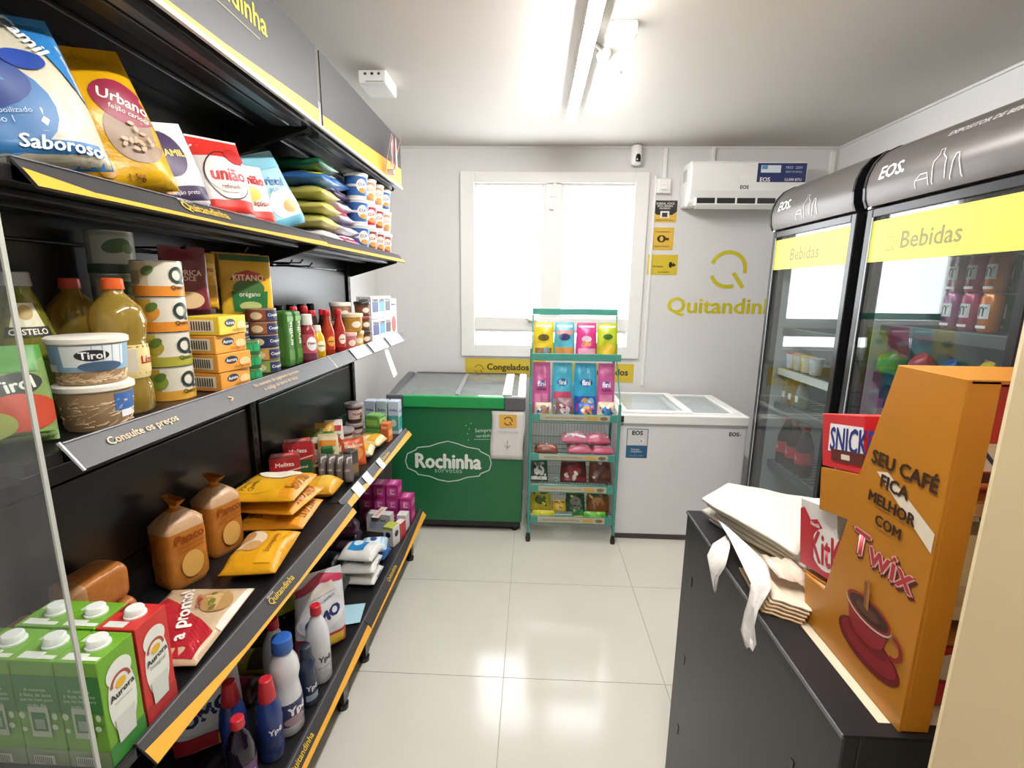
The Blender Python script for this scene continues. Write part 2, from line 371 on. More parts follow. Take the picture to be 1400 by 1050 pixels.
MB().lathe([(.006, 0), (.006, -.006), (.003, -.009)], 10).build('hook', mat('9a9a98', .4), None, (.36, 2.33, ZC))
tag(bpy.data.objects['hook'], 'tiny grey hook in the ceiling right of the lamp', 'hook')

# ------------------------------------------------------------------ wall shelving (two bays)
m_blk = mat('1b1a1c', 0.30, 0.0, 0.02, 120, 0.1, 4)
m_rail = mat('3b3a3d', 0.42, 0, 0, 60, 0.04)
m_yel = mat('eab03a', 0.4, 0, 0, 60, 0.04)
SX = -.95                                           # front of the back panels
LV = [('base_shelf', .245, -.577), ('shelf', .714, -.645), ('shelf', 1.233, -.650), ('shelf', 1.622, -.652), ('top_shelf', 1.978, -.655)]
Z0, Z1, Z2, Z3, Z4 = .277, .747, 1.262, 1.652, 2.0
SURF = [Z0, Z1, Z2, Z3, Z4]
def wedge(L0, L1, pts, h):
    out = []
    for (p, a), (q, b) in zip(pts[:-1], pts[1:]): out.append(Py([(L0+(L1-L0)*p, -h/2), (L0+(L1-L0)*q, -h/2), (L0+(L1-L0)*q, -h/2+b*h), (L0+(L1-L0)*p, -h/2+a*h)], 'e8a93c'))
    return out
def bay(label, ya, yb, wedges, texts, rail0):
    t = thing('shelving_unit', label, 'shelf', (0, 0, 0), 0, 'wall shelving bays')
    for y in ((yb,) if ya < 1 else (yb,)):
        u = MB().box(SX-.045, SX+.012, y-.035, y-.003, .0, 2.16).build('upright', m_blk, t, bevel=.002)
        hs = MB()
        for k in range(42): hs.box(SX+.0121, SX+.0135, y-.023, y-.016, .2+k*.045, .225+k*.045)
        hs.build('slots', plas('0a0a0a'), u, kind='stuff')
    if ya < 1: MB().box(SX-.045, SX+.012, ya, ya+.03, 0, 2.16).build('upright', m_blk, t, bevel=.002)
    zz = [.28, .62, .86, 1.10, 1.34, 1.58, 1.82, 2.10]
    for a, b in zip(zz[:-1], zz[1:]):
        MB().box(SX-.02, SX, ya+.032, yb-.037, a+.002, b-.002).build('back_panel', m_blk, t, bevel=.003)
    for k, (nm, zb, xf) in enumerate(LV):
        zs = SURF[k]
        if k == 1 and ya < 1: xf = -.612
        sh = MB(); sh.box(SX+.001, xf-.03, ya+.002, yb-.002, zs-.022, zs)
        s = sh.build(nm, m_blk, t, bevel=.002)
        for xr in (SX+.07, xf-.12):
            MB().box(xr, xr+.045, ya+.05, yb-.05, zs-.034, zs-.022).build('stiffener', m_blk, s, bevel=.003)
        for ye in (ya+.004, yb-.008):
            MB().prism([(SX, zs-.10), (SX+.02, zs-.10), (xf-.04, zs-.03), (xf-.04, zs-.021), (SX, zs-.021)], 1, ye, ye+.004).build('bracket', m_blk, s)
        y0 = max(ya, rail0) + .002; y1 = yb - .002
        if k < 4:
            pr = MB(); zt = zb + .040
            pr.prism([(xf, zb), (xf+.003, zb+.002), (xf-.029, zt), (xf-.032, zt-.002)], 1, y0, y1)
            pr.box(xf-.034, xf-.03, y0, y1, zs-.02, zt-.001)
            pr.build('price_rail', m_rail, s)
            ev = Vector((-.032, 0, .04)).normalized(); n = Vector((.04, 0, .032)).normalized(); hh = .05
            S = flatS(Vector((xf+.0036, (y0+y1)/2, zb+.0024)) + ev*hh/2, (0, 1, 0), ev, n)
            L = y1-y0; it = []
            w = wedges[k]
            if w: it += wedge(-L/2, L/2, w, hh*.98)
            it += [Rc(-L/2, hh/2-.003, L/2, hh/2-.0008, '77757a')]
            for tx in texts.get(k, []): it.append(T(*tx))
            decal(s, S, it, 'rail_print', .0004, .0002)
            if k in (2,): MB().prism([(xf+.001, zb-.001), (xf+.004, zb+.001), (xf-.029, zt+.002), (xf-.033, zt)], 1, y0-.004, y0-.001).build('rail_end', mat('c9c9c8', .3), s)
        else:
            hp = MB().box(xf-.004, xf, y0+.012, y1-.012, 1.982, 2.195).build('header_panel', m_rail, s)
            L = y1-y0; S = flatS((xf, (y0+y1)/2, 2.0885), (0, 1, 0), (0, 0, 1), (1, 0, 0))
            it = wedge(-L/2+.012, L/2-.012, w_hdr[0 if ya < 1 else 1], .211)
            if ya < 1: it += [T('Quitandinha', .01, .02, .33, 'd8c238', bold=.02), Rc(-.12, -.02, .14, -.0175, 'a09a80')] + qlogo(-.02, .082, .028, .009, 'd8c238')
            else: it += [Rc(.36, -.105, .40, .105, '57565a')] if False else []
            decal(s, S, it, 'header_print')
            MB().box(xf-.006, xf+.003, y0, y1, 1.974, 1.983).build('edge_glare', mat('d8d2c8', .25), s)  # glare along the header's lower edge, painted as a pale strip
            MB().box(xf-.06, xf-.035, ya+.06, yb-.06, 1.962, 1.978).build('edge_beam', mat('3a393c', .3), s)
    for y in (ya+.1, yb-.1) if ya < 1 else (1.70, yb-.05):
        ft = MB(); ft.box(-.675, -.645, y-.02, y+.02, .03, .255); ft.lathe([(.02, 0), (.022, .02), (.012, .035)], 12, (-.66, y, 0))
        ft.build('foot', plas('101010'), t)
    kp = MB().box(SX, -.90, ya+.01, yb-.01, .03, .24).build('kick_plate', m_blk, t)
    return t
w_hdr = [((0, .02), (.5, .07), (1, .19)), ((0, .16), (1, .40))]
bay('near bay of black wall shelving, holding rice, oil and milk', .585, 1.57, {0: ((0, .22), (.6, .3), (1, .5)), 1: ((0, .62), (.28, .16), (.55, .14), (1, .42)), 2: None, 3: ((0, .6), (.10, .22), (.45, .14), (1, .4))},
    {2: [('Consulte os preços', -.33, .0, .15, 'cdb083'), ('No momento do pagamento aproxime', .12, .008, .22, 'c4a57a'), ('o código de barras do leitor', .12, -.008, .17, 'c4a57a'), ('>', -.09, 0, .012, 'e8a94a')],
     1: [('Quitandinha', -.02, .004, .115, 'd8b63a'), ('MERCADO', -.06, .018, .03, 'd8d4c8')], 3: [('Quitandinha', -.1, .004, .14, 'd8b63a'), ('MERCADO', -.15, .019, .04, 'd8d4c8')],
     0: [('Quitandinha', -.05, .006, .12, 'd8b63a')]}, .64)
bay('far bay of black wall shelving, holding cups, sauces and cleaning packs', 1.57, 2.50, {0: ((0, .12), (.5, .2), (1, .6)), 1: ((0, .45), (.15, .55), (.3, .2), (1, .6)), 2: None, 3: ((0, .25), (1, .42))},
    {1: [('Quitandinha', .05, .006, .11, 'd8b63a')], 0: [('Quitandinha', -.14, .006, .12, 'd8b63a')]}, 0)
# clear end panel at the near end of the shelves
ep = thing('end_panel', 'clear acrylic end panel with bright edge at the near end of the shelves', 'panel', (0, .575, 0))
MB().box(-1.0, -.6405, -.003, .003, .3, 2.0).build('sheet', glass('acrylic', (.97, .985, .98), 1.35, 0, .035), ep)
MB().box(-.6405, -.6375, -.003, .003, .3, 2.0).build('polished_edge', mat('b9bab2', .2), ep)

# ------------------------------------------------------------------ green ice cream freezer
m_green = mat('1e6b40', 0.35, 0, 0, 60, 0.03); m_green2 = plas('1f9a50', .25); m_grey = plas('5c5d62', .35)
gf = thing('chest_freezer', 'green ice cream chest freezer with grey corners and sloping glass top', 'freezer', (-.447, 2.78, 0))
W2 = .417
MB().box(-W2+.012, W2-.012, .012, .60, .07, .80).build('cabinet', m_green, gf, bevel=.006)
MB().box(-W2+.02, W2-.02, .03, .58, .03, .07).build('plinth', plas('1c1c1e'), gf)
for sx in (-1, 1):
    for yy in (.06, .54): MB().lathe([(.018, 0), (.018, .03)], 10).build('foot', plas('151515'), gf, (sx*.36, yy, 0))
MB().box(-W2+.10, W2-.125, -.006, .03, .80, .872).build('front_bar', m_green2, gf, bevel=.008)
MB().box(-W2, -W2+.10, -.004, .03, .79, .874).build('corner', m_grey, gf, bevel=.008); MB().box(W2-.125, W2, -.004, .03, .79, .874).build('corner', m_grey, gf, bevel=.008)
for sx in (-1, 1):
    p = [(.03, .79), (.03, .868), (.30, .905), (.52, .925), (.60, .90), (.60, .79)]
    MB().prism(p, 0, sx*(W2-.05) if sx > 0 else -W2, W2 if sx > 0 else -W2+.05).build('side_rail', m_grey if sx < 0 else m_white, gf, bevel=.01)
MB().box(-W2+.05, W2-.05, .55, .60, .79, .915).build('rear_rail', plas('3a3b40'), gf, bevel=.008)
MB().prism([(.03, .862), (.03, .868), (.545, .912), (.545, .906)], 0, -W2+.05, W2-.05).build('glass_lid', glass('freezer_glass', (.93, .96, .96), 1.45, .02, .10), gf)
MB().prism([(.05, .871), (.05, .881), (.53, .922), (.53, .912)], 0, W2-.14, W2-.085).build('lid_handle', m_white, gf, bevel=.003)
MB().prism([(.05, .870), (.05, .876), (.53, .917), (.53, .911)], 0, -.01, .015).build('lid_frame', plas('8b8d90'), gf)
MB().box(-W2+.055, W2-.055, .04, .545, .60, .61).build('tray_floor', mat('dfe6e8', .5), gf)
MB().box(-W2+.055, W2-.055, .032, .04, .60, .80).build('liner', mat('e8eced', .4), gf)
Sf = flatS((0, .012, 0), (1, 0, 0), (0, 0, 1), (0, -1, 0))
k = .00105; cx, cz = -.05, .455
cart = [(-252, 0), (-240, 45), (-190, 70), (-178, 85), (-105, 95), (-60, 113), (0, 128), (60, 113), (110, 95), (178, 85), (190, 70), (240, 45), (252, 0), (240, -42), (190, -65), (180, -80), (110, -90), (60, -110), (0, -120), (-60, -110), (-110, -90), (-180, -80), (-190, -65), (-240, -42)]
decal(gf, Sf, [Ln([(cx+a*k, cz+b*k) for a, b in cart], .006, 'cfe0d2', True)], 'cartouche')
decal(gf, Sf, [T('Rochinha', cx, cz+.006, .40, 'e9eee6', bold=.045, h=.09)], 'brand_letters')
decal(gf, Sf, [T('sorvetes', cx, cz-.055, .17, '9fc4a8', bold=.0)], 'subtitle')
decal(gf, Sf, [T('Sempre', .165, .66, .1, 'cfe0d2', bold=.0, rot=.06), T('verdinha', .17, .63, .1, 'cfe0d2', bold=.0, rot=.06), Ln([(.11, .605), (.21, .608)], .002, 'cfe0d2')] + [El(a, b, .003, .003, 'cfe0d2') for a, b in ((.06, .69), (.08, .67), (.07, .64), (.09, .705), (.075, .60))], 'slogan')
nt_ = thing('paper_notice', 'white paper notice with orange logo taped to the green freezer', 'paper', (-.135, 2.7885, .637))
gp = MB(); nx, nz = 8, 10; V = []
for j in range(nz+1):
    for i in range(nx+1):
        u = -.098 + .196*i/nx; v = -.15 + .30*j/nz
        V.append((u + (.006*math.sin(v*18)), -.0025 - .006*max(0, (-v-.03))*abs(math.sin(u*22)) - .0015*(1+math.sin(u*30)), v))
gp.add(V, [(j*(nx+1)+i, j*(nx+1)+i+1, (j+1)*(nx+1)+i+1, (j+1)*(nx+1)+i) for j in range(nz) for i in range(nx)])
pn = gp.build('sheet', card('e2dfdc'), nt_, smooth=60); sd = pn.modifiers.new('s', 'SOLIDIFY'); sd.thickness = .0006
decal(nt_, flatS((0, -.0062, 0), (1, 0, 0), (0, 0, 1), (0, -1, 0)), [Rc(-.05, .05, .055, .13, 'e6b350')] + qlogo(.003, .09, .024, .007, '6a5526') + [Rc(-.075, .01, .07, .0115, 'b9b5b0'), T('Consulte os preços', 0, .022, .13, '9a958e', bold=0), Ln([(0, -.03), (0, -.075)], .004, 'a89878'), Ln([(-.018, -.06), (0, -.078), (.018, -.06)], .004, 'a89878')])
random.seed(4)
for i in range(9):
    ic = thing('ice_cream_pack', ['pale', 'blue', 'pink', 'cream'][i % 4] + ' frozen pack under the green freezer lid, ' + ['first', 'second', 'third', 'fourth', 'fifth', 'sixth', 'seventh', 'eighth', 'last'][i] + ' from the left', 'ice cream', (-.77+i*.081, 2.95+random.random()*.2, .6105), random.uniform(-.03, .03), 'packs in the green freezer')
    MB().box(-.035, .035, -.07, .07, 0, .06).build('wrapper', film(['e7ecee', 'bcd3e0', 'e6cdd3', 'e9e2cf'][i % 4]), ic, bevel=.012)
    MB().box(-.033, .033, -.085, .085, .026, .03).build('seam', film('eef0f0'), ic)

# ------------------------------------------------------------------ white freezer
m_wf = mat('e2e1e5', 0.32, 0, 0, 60, 0.02)
wf = thing('chest_freezer', 'white chest freezer with sliding glass lids beside the snack rack', 'freezer', (.895, 2.76, 0))
W2 = .37
MB().box(-W2, W2, 0, .60, .035, .735).build('cabinet', m_wf, wf, bevel=.01)
MB().box(-W2+.01, W2-.01, .012, .58, 0, .035).build('plinth', plas('4a4548'), wf)
tr = MB(); tr.box(-W2-.004, W2+.004, -.006, .055, .735, .79); tr.box(-W2-.004, W2+.004, .56, .606, .735, .79); tr.box(-W2-.004, -W2+.05, .055, .56, .735, .79); tr.box(W2-.05, W2+.004, .055, .56, .735, .79)
tr.build('rim', m_white, wf, bevel=.006)
MB().box(-W2+.0, W2, -.003, .0, .722, .735).build('seal', mat('a3a2a6', .5), wf)
gl = glass('freezer_glass2', (.9, .94, .95), 1.45, .02, .16)
for nm, a, b, z in (('near', -W2+.02, .06, .797), ('far', -.02, W2-.03, .788)):
    lf = MB(); t = .03
    lf.box(a, b, .03, .06, z-.006, z+.008); lf.box(a, b, .545, .575, z-.006, z+.008); lf.box(a, a+t, .06, .545, z-.006, z+.008); lf.box(b-t-.012, b, .06, .545, z-.006, z+.012)
    l = lf.build('lid_frame', m_white, wf, bevel=.004)
    MB().box(a+t, b-t-.012, .06, .545, z-.001, z+.003).build('lid_glass', gl, l)
MB().box(-W2+.05, W2-.05, .055, .56, .60, .612).build('basket_floor', mat('e4e8ea', .5), wf)
lk = MB(); lk.box(-.008, .008, -.016, -.006, -.018, .018); lk.tube([(0, -.011, -.015), (0, -.02, -.025), (0, -.011, -.035)], .003); lk.build('lock', plas('3a3a3c'), wf, (-W2+.012, 0, .765))
Sw = flatS((0, 0, 0), (1, 0, 0), (0, 0, 1), (0, -1, 0))
decal(wf, Sw, [T('EOS', W2-.075, .685, .055, '3d3d42', bold=.05), El(W2-.04, .68, .003, .003, '3d3d42')], 'brand_letters')
decal(wf, Sw, [Rc(-.325, .525, -.20, .705, '35526f'), Rc(-.321, .603, -.204, .701, 'd6d6d8'), Rc(-.321, .529, -.204, .603, '2c5f86'), T('EOS', -.263, .68, .06, '222226', bold=.05), El(-.235, .63, .012, .012, 'f4f4f4'), T('R', -.236, .63, .012, '444448'), T('freezer', -.27, .58, .05, 'e6eef4', bold=0), T('congelador', -.265, .565, .07, 'e6eef4', bold=0), T('EOS 310L  220V', -.265, .54, .08, '8fb0c8', bold=0)], 'energy_label')
for i, (x, y, c, lb) in enumerate(((-.2, .2, 'd9dfe2', 'white frozen bag under the left sliding lid'), (-.05, .35, 'cfd8dd', 'pale grey frozen bag in the middle of the white freezer'), (.16, .3, 'dcb893', 'tan frozen pack under the right sliding lid'), (.25, .42, 'd8cdbf', 'beige frozen pack at the back of the white freezer'))):
    fb = thing('frozen_bag', lb, 'frozen food', (.895+x, 2.76+y, .6125), .3*i, 'bags in the white freezer')
    MB().box(-.06, .06, -.085, .085, 0, .09).build('wrapper', film(c), fb, bevel=.025, bseg=3); MB().box(-.055, .055, -.1, .1, .04, .044).build('seam', film('e6eaea'), fb)

# ------------------------------------------------------------------ drinks fridges
m_can = mat('625d5b', 0.33, 0.3, 0, 60, 0.15, 6); m_fb = mat('121214', 0.3, 0, 0, 60, .1)
m_int = mat('b4bdc1', 0.45)
def fridge(label, ya, yb, words, zsh):
    f = thing('drinks_fridge', label, 'fridge', (1.2, 0, 0), 0, 'glass door drinks fridges'); D = .70
    c = MB(); c.box(.035, D, ya, ya+.035, .02, 1.80); c.box(.035, D, yb-.035, yb, .02, 1.80); c.box(D-.04, D, ya+.035, yb-.035, .02, 1.80)
    c.box(.035, D-.04, ya+.035, yb-.035, .02, .25); c.box(.035, D-.04, ya+.035, yb-.035, 1.765, 1.80)
    c.build('cabinet', m_fb, f, bevel=.004)
    li = MB(); li.box(.06, D-.042, yb-.039, yb-.036, .252, 1.763); li.box(.06, D-.042, ya+.036, ya+.039, .252, 1.763); li.box(D-.046, D-.042, ya+.039, yb-.039, .252, 1.763)
    li.build('liner', m_int, f)
    MB().box(.3, D, ya, yb, 1.80, 2.02).build('machine_box', m_fb, f, bevel=.006)
    # canopy with rounded front
    pr = [(.3, 1.803), (.0, 1.803)] + [(-.012 + .05*(1-math.cos(t*PI/12)) * (1 if t < 6 else 1), 1.803 + .21*math.sin(t*PI/12)) for t in range(1, 7)] + [(.3, 2.022)]
    pr = [(.3, 1.803), (-.006, 1.803), (-.018, 1.83), (-.022, 1.87), (-.016, 1.91), (.0, 1.95), (.03, 1.985), (.075, 2.008), (.13, 2.018), (.3, 2.022)]
    cp = MB().prism(pr, 1, ya+.012, yb-.012).build('canopy', m_can, f, smooth=35)
    for y in (ya, yb-.012):
        MB().prism([(a-.003 if a < .29 else a, b+(.002 if b > 1.9 else -.002)) for a, b in pr], 1, y, y+.012).build('canopy_end', plas('18181a', .25), f)
    # text surface that follows the canopy
    pts = [Vector(p) for p in pr[1:9]]; ln = [0]
    for i in range(1, len(pts)): ln.append(ln[-1] + (pts[i]-pts[i-1]).length)
    def S(u, v, e):
        v = max(0, min(ln[-1]-1e-5, v)); i = max(j for j in range(len(ln)-1) if ln[j] <= v); t = (v-ln[i])/(ln[i+1]-ln[i])
        p = pts[i].lerp(pts[i+1], t); d = pts[i+1]-pts[i]; n = Vector((-d.y, d.x)).normalized()
        if n.x > 0: n = -n
        q = p + n*(e+.0012); return Vector((q.x, (ya+yb)/2 - u, q.y))
    wy = (yb-ya)/2
    decal(f, S, [T('EOS', -wy+.12, .105, .10, 'e8e6e4', bold=.035), El(-wy+.178, .09, .006, .006, 'e8e6e4')], 'brand_letters')
    b = -wy+.24
    decal(f, S, [Ln([(b, .022), (b, .045), (b+.02, .06), (b+.045, .06), (b+.05, .03), (b+.05, .022)], .003, 'd5d2d0'), Ln([(b+.002, .045), (b+.05, .045)], .003, 'd5d2d0'),
                 Ln([(b+.065, .022), (b+.065, .085), (b+.08, .1), (b+.08, .115), (b+.094, .115), (b+.094, .1), (b+.11, .085), (b+.11, .03)], .003, 'd5d2d0'), Ln([(b+.128, .022), (b+.135, .065), (b+.142, .09), (b+.152, .09), (b+.158, .065), (b+.168, .022)], .003, 'd5d2d0')], 'bottle_drawing')
    if words: decal(f, S, [T(words, wy-.2, .165, .27, 'd8d6d4', bold=.015)], 'caption')
    # door
    d = MB(); t = .03
    d.box(-.0, .034, ya+.004, ya+.004+t, .22, 1.795); d.box(0, .034, yb-.004-t, yb-.004, .22, 1.795); d.box(0, .034, ya+.004+t, yb-.004-t, .22, .25); d.box(0, .034, ya+.004+t, yb-.004-t, 1.765, 1.795)
    dr = d.build('door', plas('1d1d20', .25), f, bevel=.003)
    MB().box(.004, .009, ya+.034, yb-.034, .25, 1.765).build('door_glass', glass('door_glass', (.86, .9, .9), 1.62), dr)
    Sd = flatS((.0038, (ya+yb)/2, 0), (0, -1, 0), (0, 0, 1), (-1, 0, 0)); h = wy-.034
    decal(dr, Sd, [Rc(-h, 1.61, h, 1.752, 'e6dd45'), T('Bebidas', -.02, 1.675, .23, '7f7a3c', bold=.02)] + qlogo(-.185, 1.667, .022, .006, 'a8a047'), 'door_banner', .0003, .0002)
    g = MB(); g.box(-.002, 0, yb-.042, yb-.036, .25, 1.765); g.build('door_seal', mat('9aa0a4', .3), dr)
    MB().box(-.006, .03, yb-.03, yb-.012, 1.796, 1.803).build('hinge', mat('c8c8ca', .3, .6), f)
    for z in zsh:
        sh = MB(); sh.box(.09, .105, ya+.04, yb-.04, z-.012, z); sh.box(D-.07, D-.06, ya+.04, yb-.04, z-.01, z)
        n = 14
        for i in range(n): y = ya+.045+(yb-ya-.09)*i/(n-1); sh.box(.105, D-.07, y-.0025, y+.0025, z-.006, z-.001)
        s = sh.build('wire_shelf', mat('6f777c', .35, .3), f)
        MB().box(.082, .09, ya+.045, yb-.045, z-.036, z-.002).build('shelf_label', plas('3d4347' if z != 1.12 else 'd9dadb'), s)
    MB().box(.02, D-.05, ya+.04, yb-.04, .24, .262).build('floor_pan', mat('55595c', .5), f)
    return f
fridge('near drinks fridge with a grey canopy and a bright yellow door banner', 1.24, 1.885, 'EXPOSITOR DE BEBIDAS', (.55, .80, 1.05, 1.215, 1.39))
fridge('far drinks fridge with a window reflection, standing next to the white freezer', 1.935, 2.58, None, (.62, .94, 1.12, 1.325))

# ------------------------------------------------------------------ snack rack
m_teal = mat('4a9a8e', .35, .1, 0, 60, .05)
rk = thing('snack_rack', 'teal wire snack rack on feet between the two freezers', 'rack', (.255, 2.70, 0))
RW = .255
for sx in (-1, 1):
    for y in (.0, .29):
        p = MB(); zt = 1.14 if y else .86
        p.tube([(sx*RW, y, .05), (sx*RW, y, zt)], .009, 8)
        if y == 0: p.tube([(sx*RW, .0, .86), (sx*(RW-.005), .20, 1.14), (sx*(RW-.005), .24, 1.37)], .004, 8)
        p.build('post', m_teal, rk, smooth=40)
        ft = MB(); ft.lathe([(.014, 0), (.016, .02), (.01, .055)], 10); ft.build('foot', plas('1c1c1c'), rk, (sx*RW, y, 0))
for zt, zb_, y in ((1.39, 1.352, .24), (1.143, 1.102, .05)):
    MB().box(-RW, RW, y-.006, y, zb_, zt).build('crossbar', m_teal, rk, bevel=.003)
RL = [(.80, .755, .8), (.56, .518, .55), (.365, .32, .36), (.17, .122, .16)]
for zt, zb_, zs in RL:
    MB().box(-RW+.012, RW-.012, -.008, -.002, zb_, zt).build('shelf_front', m_teal, rk, bevel=.002)
    lp = thing_lip = MB().box(-RW+.055, RW-.055, -.012, -.0085, zb_+.008, zt-.004).build('price_strip', mat('b9b39c', .4), rk, bevel=.001)
    decal(rk, flatS((0, -.0122, (zb_+zt)/2+.002), (1, 0, 0), (0, 0, 1), (0, -1, 0)), [T('SABORES PARA TODOS OS MOMENTOS', -.06, 0, .22, '5c5848', bold=.0), Rc(.07, -.011, .13, .011, 'c9a552'), El(.165, 0, .022, .011, '7d6a48')], 'strip_print')
    w = MB()
    for i in range(26): x = -RW+.02+(2*RW-.04)*i/25; w.tube([(x, .0, zb_+.006), (x, .285, zb_+.006), (x, .285, zb_+.15)], .0016, 4)
    for y in (.0, .1, .2, .285): w.tube([(-RW, y, zb_+.006), (RW, y, zb_+.006)], .003, 5)
    for z in (.06, .15): w.tube([(-RW, .285, zb_+z), (RW, .285, zb_+z)], .003, 5)
    w.build('wire_basket', mat('7fa59c', .35, .4), rk, kind='stuff')
for z, y in ((1.135, .06), ):
    w = MB()
    for i in range(20): x = -RW+.02+(2*RW-.04)*i/19; w.tube([(x, .05, z-.03), (x, .24, z-.03)], .0016, 4)
    w.tube([(-RW, .05, z-.03), (RW, .05, z-.03)], .003, 5); w.tube([(-RW, .24, z-.03), (RW, .24, z-.03)], .003, 5)
    w.build('wire_basket', mat('7fa59c', .35, .4), rk, kind='stuff')

# ------------------------------------------------------------------ counter
m_ctr = mat('26262a', 0.4, 0.1, 0.03, 150, .08, 5)
ct = thing('counter', 'black metal counter with pale top carrying bags and chocolates', 'counter', (0, 0, 0))
CX0, CX1, CY0, CY1, CZ = .404, .95, .53, 1.16, .95
c = MB(); c.box(CX0, CX0+.02, CY0, CY1, 0, CZ); c.box(CX1-.02, CX1, CY0, CY1, 0, CZ); c.box(CX0+.02, CX1-.02, CY0, CY0+.02, 0, CZ); c.box(CX0+.02, CX1-.02, CY1-.02, CY1, 0, CZ)
c.build('carcass', m_ctr, ct, bevel=.002)
r = MB(); r.box(CX0-.001, CX0+.055, CY0-.001, CY1, CZ, CZ+.004); r.box(CX0+.055, CX1, CY0-.001, CY0+.02, CZ, CZ+.004); r.build('edge_trim', plas('17181c', .3), ct)
MB().box(CX0-.003, CX0, CY0, CY1, CZ-.003, CZ+.003).build('bright_edge', mat('6d6d72', .25), ct)
MB().box(CX0+.055, CX1-.02, CY0+.02, CY1-.02, CZ-.02, CZ+.003).build('top', mat('cdbfa6', .5), ct)
for y, z in ((1.09, .80), (1.09, .58), (1.09, .37), (.62, .80)):
    MB().box(CX0-.0015, CX0+.001, y-.004, y+.004, z-.012, z+.012).build('slot', plas('050505'), ct)

# ------------------------------------------------------------------ product builders (front of every product looks to local +x)
def pillowS(w, h, t, seed=0, lying=False, top=.94, wr=.0022, tap=.2):
    rnd = random.Random(seed); ph = [rnd.uniform(0, 6.3) for _ in range(6)]; fr = [rnd.uniform(18, 40) for _ in range(6)]
    def thick(s, q):
        a = max(0.0, 1 - abs(s)**2.8)**.55
        if lying: b = max(0.0, 1 - abs(2*q-1)**5)**.6
        else:
            b = min(1.0, (q/.07))**.5 if q < .07 else 1.0
            if q > .5: b *= max(0.0, 1 - ((q-.5)/(top-.5))**2.0)**.8 if q < top else 0.0
        return a*b
    def S(u, v, e, side=1):
        u = max(-w/2, min(w/2, u)); v = max(0, min(h, v)); s = 2*u/w; q = v/h; k = thick(s, q)
        wv = wr*(math.sin(fr[0]*u*2+fr[1]*v*1.3+ph[0]) + .8*math.sin(-fr[2]*u*1.5+fr[3]*v*1.8+ph[1]) + .5*math.sin(fr[4]*3*u+ph[2])*math.sin(fr[5]*2*v+ph[3]))
        edge = .6 if abs(s) < .98 and .02 < q < .98 else 0
        bk = 1.0 if side > 0 else (.75 if lying else 1)
        x = side*(t/2*k*bk + .0008) + wv*min(1, k*1.4+.25*edge)*(.3 if lying and side < 0 else 1) + side*e
        y = u*(1 - .09*k*abs(s)) * (1 if lying else 1 - tap*max(0, q-.35)**1.5) ; z = v - (0 if lying else .035*h*(1-abs(s))*0)
        return Vector((x, y, z))
    return S
def bag(name, label, cat, loc, size, col, items=(), rz=0, ry=0, lying=False, group=None, seed=None, rx=0, top=.94, res=None, mats=None, wr=.0022, band=None, tap=.2):
    w, h, t = size; seed = seed if seed is not None else hash(label) % 9999 if False else sum(map(ord, label))
    o = thing(name, label, cat, loc, rz, group, ry, rx); S = pillowS(w, h, t, seed, lying, top, wr, tap if wr > .0015 else .03)
    nu, nv = res or (12, 16); mb = MB(); V = []; base = film(col)
    bands = band or []
    us = [math.sin(PI/2*(2*i/nu-1))*.5*w for i in range(nu+1)]; vsx = [h*j/nv for j in range(nv+1)]
    for side in (1, -1):
        for j in range(nv+1):
            for i in range(nu+1): V.append(S(us[i], vsx[j], 0, side))
    b = len(mb.v); mb.v += [tuple(v) for v in V]
    n1 = (nu+1)*(nv+1)
    def m_at(q):
        for q0, q1, c in bands:
            if q0 <= q < q1: return mb.mi(film(c))
        return mb.mi(base)
    for side in (0, 1):
        for j in range(nv):
            for i in range(nu):
                f = [side*n1+j*(nu+1)+i, side*n1+j*(nu+1)+i+1, side*n1+(j+1)*(nu+1)+i+1, side*n1+(j+1)*(nu+1)+i]
                mb.f.append(f if side == 0 else f[::-1]); mb.m.append(m_at((j+.5)/nv))
    rim = [j*(nu+1) for j in range(nv+1)], [j*(nu+1)+nu for j in range(nv+1)], list(range(nu+1)), [nv*(nu+1)+i for i in range(nu+1)]
    for R in rim:
        for a, c in zip(R[:-1], R[1:]): mb.f.append([a, c, n1+c, n1+a]); mb.m.append(m_at(.5))
    mb.build('film', None, o, smooth=70)
    if items: decal(o, S, list(items), 'print', .0012, .0004)
    return o
def ON(z, t): return z + t*.375 + .003                       # resting height of a pack lying on its back
LIE = -PI/2
def carton(name, label, cat, loc, size, col, front=(), side=(), top=(), rz=0, group=None, ry=0, rx=0, bev=.002, extra=None, rear=()):
    dx, dy, dz = size; o = thing(name, label, cat, loc, rz, group, ry, rx)
    MB().box(-dx/2, dx/2, -dy/2, dy/2, 0, dz).build('carton', card(col), o, bevel=bev)
    if front: decal(o, flatS((dx/2, 0, 0), (0, 1, 0), (0, 0, 1), (1, 0, 0)), front, 'front_print')
    if rear: decal(o, flatS((-dx/2, 0, 0), (0, -1, 0), (0, 0, 1), (-1, 0, 0)), rear, 'rear_print')
    if side: decal(o, flatS((0, -dy/2, 0), (1, 0, 0), (0, 0, 1), (0, -1, 0)), side, 'side_print')
    if top: decal(o, flatS((0, 0, dz), (0, 1, 0), (-1, 0, 0), (0, 0, 1)), top, 'top_print')
    return o
